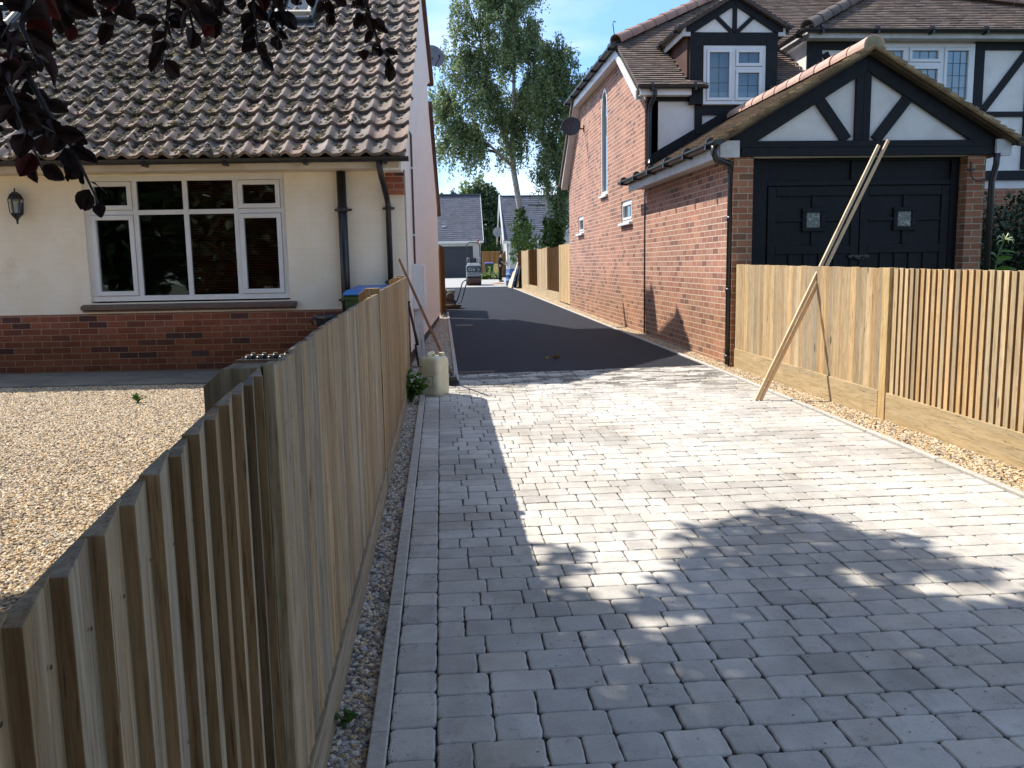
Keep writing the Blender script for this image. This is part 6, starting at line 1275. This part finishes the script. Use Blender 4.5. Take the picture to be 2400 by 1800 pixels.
# barrel, leaning sheets
dr = thing('plastic_drum', 'blue plastic drum with pale hoops standing by the end of the far fence', 'drum', (3.29, 40.5, .33)); dr.rotation_euler = (0, math.radians(3), 0)
bd = plain('drum_blue', (.03, .075, .20), (.04, .10, .26), 5, .4)
g = MB(); g.lathe([(.24, 0), (.26, .02), (.265, .24), (.28, .25), (.28, .28), (.265, .29), (.27, .50), (.285, .51), (.285, .54), (.27, .55), (.265, .78), (.25, .80), (.23, .80), (.23, .74), (.001, .74)], n=30); g.build('shell', bd, dr, smooth=True)
for z in (.265, .525): g = MB(); g.lathe([(.281, z - .015), (.289, z - .012), (.289, z + .012), (.281, z + .015)], n=30, cap=False); g.build('hoop', plainc('hoop_pale', (.35, .5, .6), .4), dr)
ps = thing('plywood_sheet', 'pale plywood offcut with stepped edge leaning on the end of the far fence', 'sheet', (3.2, 38.2, .31))
g = MB(); P2 = lambda y, z, o_=0: (-.17 + (z) * .30 + o_, y, z)
g.prism([P2(1.3, 0), P2(-.7, 0), P2(-.55, 1.12), P2(-.2, 1.12), P2(.1, .75), P2(.6, .70), P2(.9, .4), P2(1.3, .36)], (.018, 0, .004)); g.build('sheet', plain('plywood', (.60, .47, .31), (.52, .40, .26), 4, .7), ps)
ps2 = thing('black_board', 'dark board leaning behind the pale plywood offcut', 'board', (3.42, 37.75, .31)); g = MB(); g.prism([(-.18, .9, 0), (-.18, -.6, 0), (.02, -.5, .95), (.02, .6, .95)], (.02, 0, .004)); g.build('board', plainc('dark_board', (.03, .025, .022)), ps2)
yb = thing('yellow_barrier', 'yellow plastic barrier board behind the low shrubs', 'barrier', (3.58, 57, .44)); g = MB(); g.box(-.2, .2, -.02, .02, .12, .95); g.build('board', plainc('yellow_plastic', (.62, .50, .14)), yb, bevel=.01)
g = MB(); g.box(-.17, -.12, -.04, .04, 0, .12); g.box(.12, .17, -.04, .04, 0, .12); g.build('feet', black, yb)
sd = MB(); rs_ = random.Random(9)
ring_ = [(.42 * math.cos(a) * rs_.uniform(.7, 1.1), .9 * math.sin(a) * rs_.uniform(.7, 1.1), 0) for a in [k * PI / 8 for k in range(16)]]; sd.add([(0, 0, .07)] + [(x * .5, y * .5, .045 + rs_.uniform(-.01, .01)) for x, y, z in ring_] + ring_, [(0, 1 + k, 1 + (k + 1) % 16) for k in range(16)] + [(1 + k, 17 + k, 17 + (k + 1) % 16, 1 + (k + 1) % 16) for k in range(16)])
so2 = sd.build('sand_heap', plain('orange_sand', (.36, .20, .09), (.26, .15, .08), 30, .95, .6, 60), None, loc=(2.95, 44.6, .355)); tag(so2, kind='stuff')
# parked car behind the far fence
cr_ = thing('parked_car', 'silver car parked behind the far fence, only its pale roof showing', 'car', (4.75, 30.2, .25), math.radians(8))
paint = plain('silver_paint', (.40, .44, .45), (.36, .40, .41), 3, .25, metal=.3, tint=False)
def loft(mb, secs):
    n_ = len(secs[0]); vs = [p for s in secs for p in s]; mb.add(vs, [(i * n_ + k, i * n_ + (k + 1) % n_, (i + 1) * n_ + (k + 1) % n_, (i + 1) * n_ + k) for i in range(len(secs) - 1) for k in range(n_)] + [tuple(range(n_))[::-1], tuple((len(secs) - 1) * n_ + k for k in range(n_))])
def csec(y, w0, zb, w1, z1, w2=None, z2=None):
    r = [(-w0, y, zb), (w0, y, zb), (w1 + .04, y, (zb + z1) / 2), (w1, y, z1)];
    if z2: r += [(w2, y, z2), (w2 * .7, y, z2 + .04), (-w2 * .7, y, z2 + .04), (-w2, y, z2)]
    else: r += [(w1 * .9, y, z1 + .04), (w1 * .5, y, z1 + .05), (-w1 * .5, y, z1 + .05), (-w1 * .9, y, z1 + .04)]
    return r + [(-w1, y, z1), (-w1 - .04, y, (zb + z1) / 2)]
g = MB(); loft(g, [csec(-2.15, .7, .4, .72, .62), csec(-2.05, .82, .25, .82, .78), csec(-1.2, .86, .22, .84, .95), csec(-.9, .86, .22, .84, 1.0), csec(1.9, .86, .22, .84, 1.02), csec(2.1, .8, .3, .8, .9)]); g.build('body', paint, cr_, smooth=False, bevel=.03)
g = MB(); loft(g, [csec(-.95, .78, 1.03, .76, 1.06), csec(-.25, .78, 1.03, .74, 1.2, .60, 1.50), csec(.9, .78, 1.03, .74, 1.2, .62, 1.53), csec(1.6, .78, 1.03, .74, 1.2, .58, 1.42), csec(1.95, .74, 1.03, .70, 1.06)]); g.build('windows', MT['glass_dark'], cr_)
g = MB(); loft(g, [[(-.60, -.28, 1.505), (.60, -.28, 1.505), (.40, -.28, 1.56), (-.40, -.28, 1.56)], [(-.63, .9, 1.535), (.63, .9, 1.535), (.45, .9, 1.60), (-.45, .9, 1.60)], [(-.6, 1.62, 1.43), (.6, 1.62, 1.43), (.4, 1.62, 1.48), (-.4, 1.62, 1.48)]]); g.build('roof', paint, cr_, smooth=True)
for x in (-.80, .80):
    for y in (-1.35, 1.3):
        g = MB(); g.lathe([(.001, -.1), (.28, -.1), (.31, -.07), (.31, .07), (.28, .1), (.001, .1)], n=24); g.v = [(x + z_, y + a, .31 + b) for a, b, z_ in g.v]; g.build('wheel', black, cr_)
# dead leaf on the asphalt
dl = leaves(np.array([(1.42, 11.05, .128), (1.46, 11.1, .127), (1.38, 11.02, .127)]), .09, 'fallen_leaves', lfm, None, .7, .4, 0, D=np.array([(1, .2, .1), (-.4, 1, .2), (-1, -.3, .1)])); tag(dl, 'few curled yellow fallen leaves lying on the shaded asphalt', 'leaves')

# ================================================================ THE MAN
def skin(name, chains, mat, parent, sub=2):
    """chains: list of lists of (x,y,z,r); joints shared by equal coordinates; first vertex is the root"""
    idx = {}; V = []; R_ = []; E = []
    for ch in chains:
        prev = None
        for (x, y, z, *r) in ch:
            key = (round(x, 4), round(y, 4), round(z, 4))
            if key not in idx: idx[key] = len(V); V.append((x, y, z)); R_.append(r if len(r) == 2 else (r[0], r[0]))
            i = idx[key]
            if prev is not None and prev != i: E.append((prev, i))
            prev = i
    me = bpy.data.meshes.new(name); me.from_pydata(V, E, []); o = bpy.data.objects.new(name, me); COL.objects.link(o); o.parent = parent
    me.materials.append(mat)
    o.modifiers.new('skin', 'SKIN'); me.skin_vertices  # layer made by the modifier
    if not me.skin_vertices:
        pass
    return o, V, R_
def skin_build(name, chains, mat, parent, sub=2):
    o, V, R_ = skin(name, chains, mat, parent)
    me = o.data
    bm = __import__('bmesh').new(); bm.from_mesh(me); sk = bm.verts.layers.skin.verify(); bm.verts.ensure_lookup_table()
    for v, r in zip(bm.verts, R_): v[sk].radius = r; v[sk].use_root = (v.index == 0)
    bm.to_mesh(me); bm.free()
    s = o.modifiers.new('sub', 'SUBSURF'); s.levels = sub; s.render_levels = sub
    return o
mk = thing('person', 'person in navy t shirt and grey trousers looking down into a white bucket', 'person', (3.30, 48, .382))
skinm = plainc('skin', (.40, .22, .15), .55)
# faces +x; head bowed
hip = (0, 0, .88)
arm = lambda s: [(.02, s * .17, 1.33, .055), (.02, s * .20, 1.24, .050), (.06, s * .22, 1.08, .042), (.16, s * .17, 1.04, .036), (.28, s * .13, 1.02, .030), (.33, s * .12, 1.02, .034)]
leg = lambda s: [(0, s * .085, .84, .085), (.0 + .02 * s, s * .10, .48, .060), (-.02 + .05 * s, s * .11, .10, .040), (.09 + .05 * s, s * .12, .04, .036)]
body = [[(0, 0, .88, .125), (.0, 0, 1.02, .12), (.015, 0, 1.18, .135), (.02, 0, 1.32, .12), (.03, 0, 1.40, .055), (.06, 0, 1.47, .050), (.085, 0, 1.53, .075), (.10, 0, 1.585, .082), (.10, 0, 1.63, .06)]]
for s in (-1, 1):
    body.append([(.02, 0, 1.32, .12)] + arm(s)); body.append([(0, 0, .88, .125)] + leg(s))
    for k, (dx, dy) in enumerate(((.055, -.02), (.065, -.007), (.062, .006), (.05, .018))): body.append([(.33, s * .12, 1.02, .034), (.33 + dx * .5, s * .12 + dy, 1.005, .010), (.33 + dx, s * .12 + dy, .98 - .004 * k, .008)])
    body.append([(.28, s * .13, 1.02, .030), (.31, s * .10, 1.045, .010), (.345, s * .085, 1.04, .008)])
    body.append([(.10, 0, 1.585, .082), (.10, s * .078, 1.575, .012)])
body.append([(.085, 0, 1.53, .075), (.165, 0, 1.545, .018), (.18, 0, 1.535, .010)])
skin_build('body', body, skinm, mk)
tee = [[(0, 0, .80, .150), (0, 0, .90, .150), (.0, 0, 1.03, .14), (.015, 0, 1.18, .152), (.02, 0, 1.32, .135), (.028, 0, 1.385, .068)]]
for s in (-1, 1): tee.append([(.02, 0, 1.32, .135), (.02, s * .17, 1.33, .078), (.03, s * .205, 1.20, .066), (.05, s * .215, 1.12, .064)])
skin_build('t_shirt', tee, plain('navy_cotton', (.03, .032, .075), (.04, .042, .09), 12, .9), mk)
tro = [[(0, 0, 1.0, .132), (0, 0, .92, .140), (0, 0, .84, .13)]]
for s in (-1, 1): tro.append([(0, 0, .84, .13), (0, s * .085, .80, .10), (.02 * s, s * .10, .48, .083), (-.02 + .05 * s, s * .11, .08, .072)])
skin_build('trousers', tro, plain('grey_cotton', (.10, .10, .105), (.13, .13, .135), 10, .9), mk)
for s in (-1, 1): skin_build('shoe', [[(-.05 + .05 * s, s * .11, .045, .048), (.05 + .05 * s, s * .115, .04, .046), (.15 + .05 * s, s * .12, .035, .036)]], plainc('shoe_dark', (.12, .09, .08)), mk)
hr = skin_build('hair', [[(.075, 0, 1.60, .088), (.085, 0, 1.64, .075)], [(.075, 0, 1.60, .088), (.035, 0, 1.56, .062), (.03, 0, 1.50, .04)]], plainc('hair_dark', (.018, .013, .010)), mk)
for s in (-1, 1):
    g = MB(); g.lathe([(.001, -.008), (.009, 0), (.001, .008)], (.160, s * .028, 1.575), 8); g.build('eye', plainc('eye_dark', (.03, .02, .02)), mk)
g = MB(); g.box(.150, .164, -.024, .024, 1.505, 1.512); g.build('mouth', plainc('lip', (.28, .10, .08)), mk)
bk = thing('bucket', 'white bucket held tilted in the hands of the standing person', 'bucket', (3.62, 48, 1.28)); bk.rotation_euler = (0, math.radians(38), 0)
g = MB(); g.lathe([(.001, 0), (.12, 0), (.155, .26), (.163, .262), (.163, .28), (.15, .28), (.117, .01), (.001, .01)], n=24, cap=False); g.build('shell', plain('bucket_white', (.62, .66, .66), (.5, .55, .58), 6, .5), bk, smooth=True)
g = MB(); g.tube([(-.155, 0, .25), (-.11, .12, .33), (0, .17, .36), (.11, .12, .33), (.155, 0, .25)], .006, 6); g.build('handle', gy, bk)
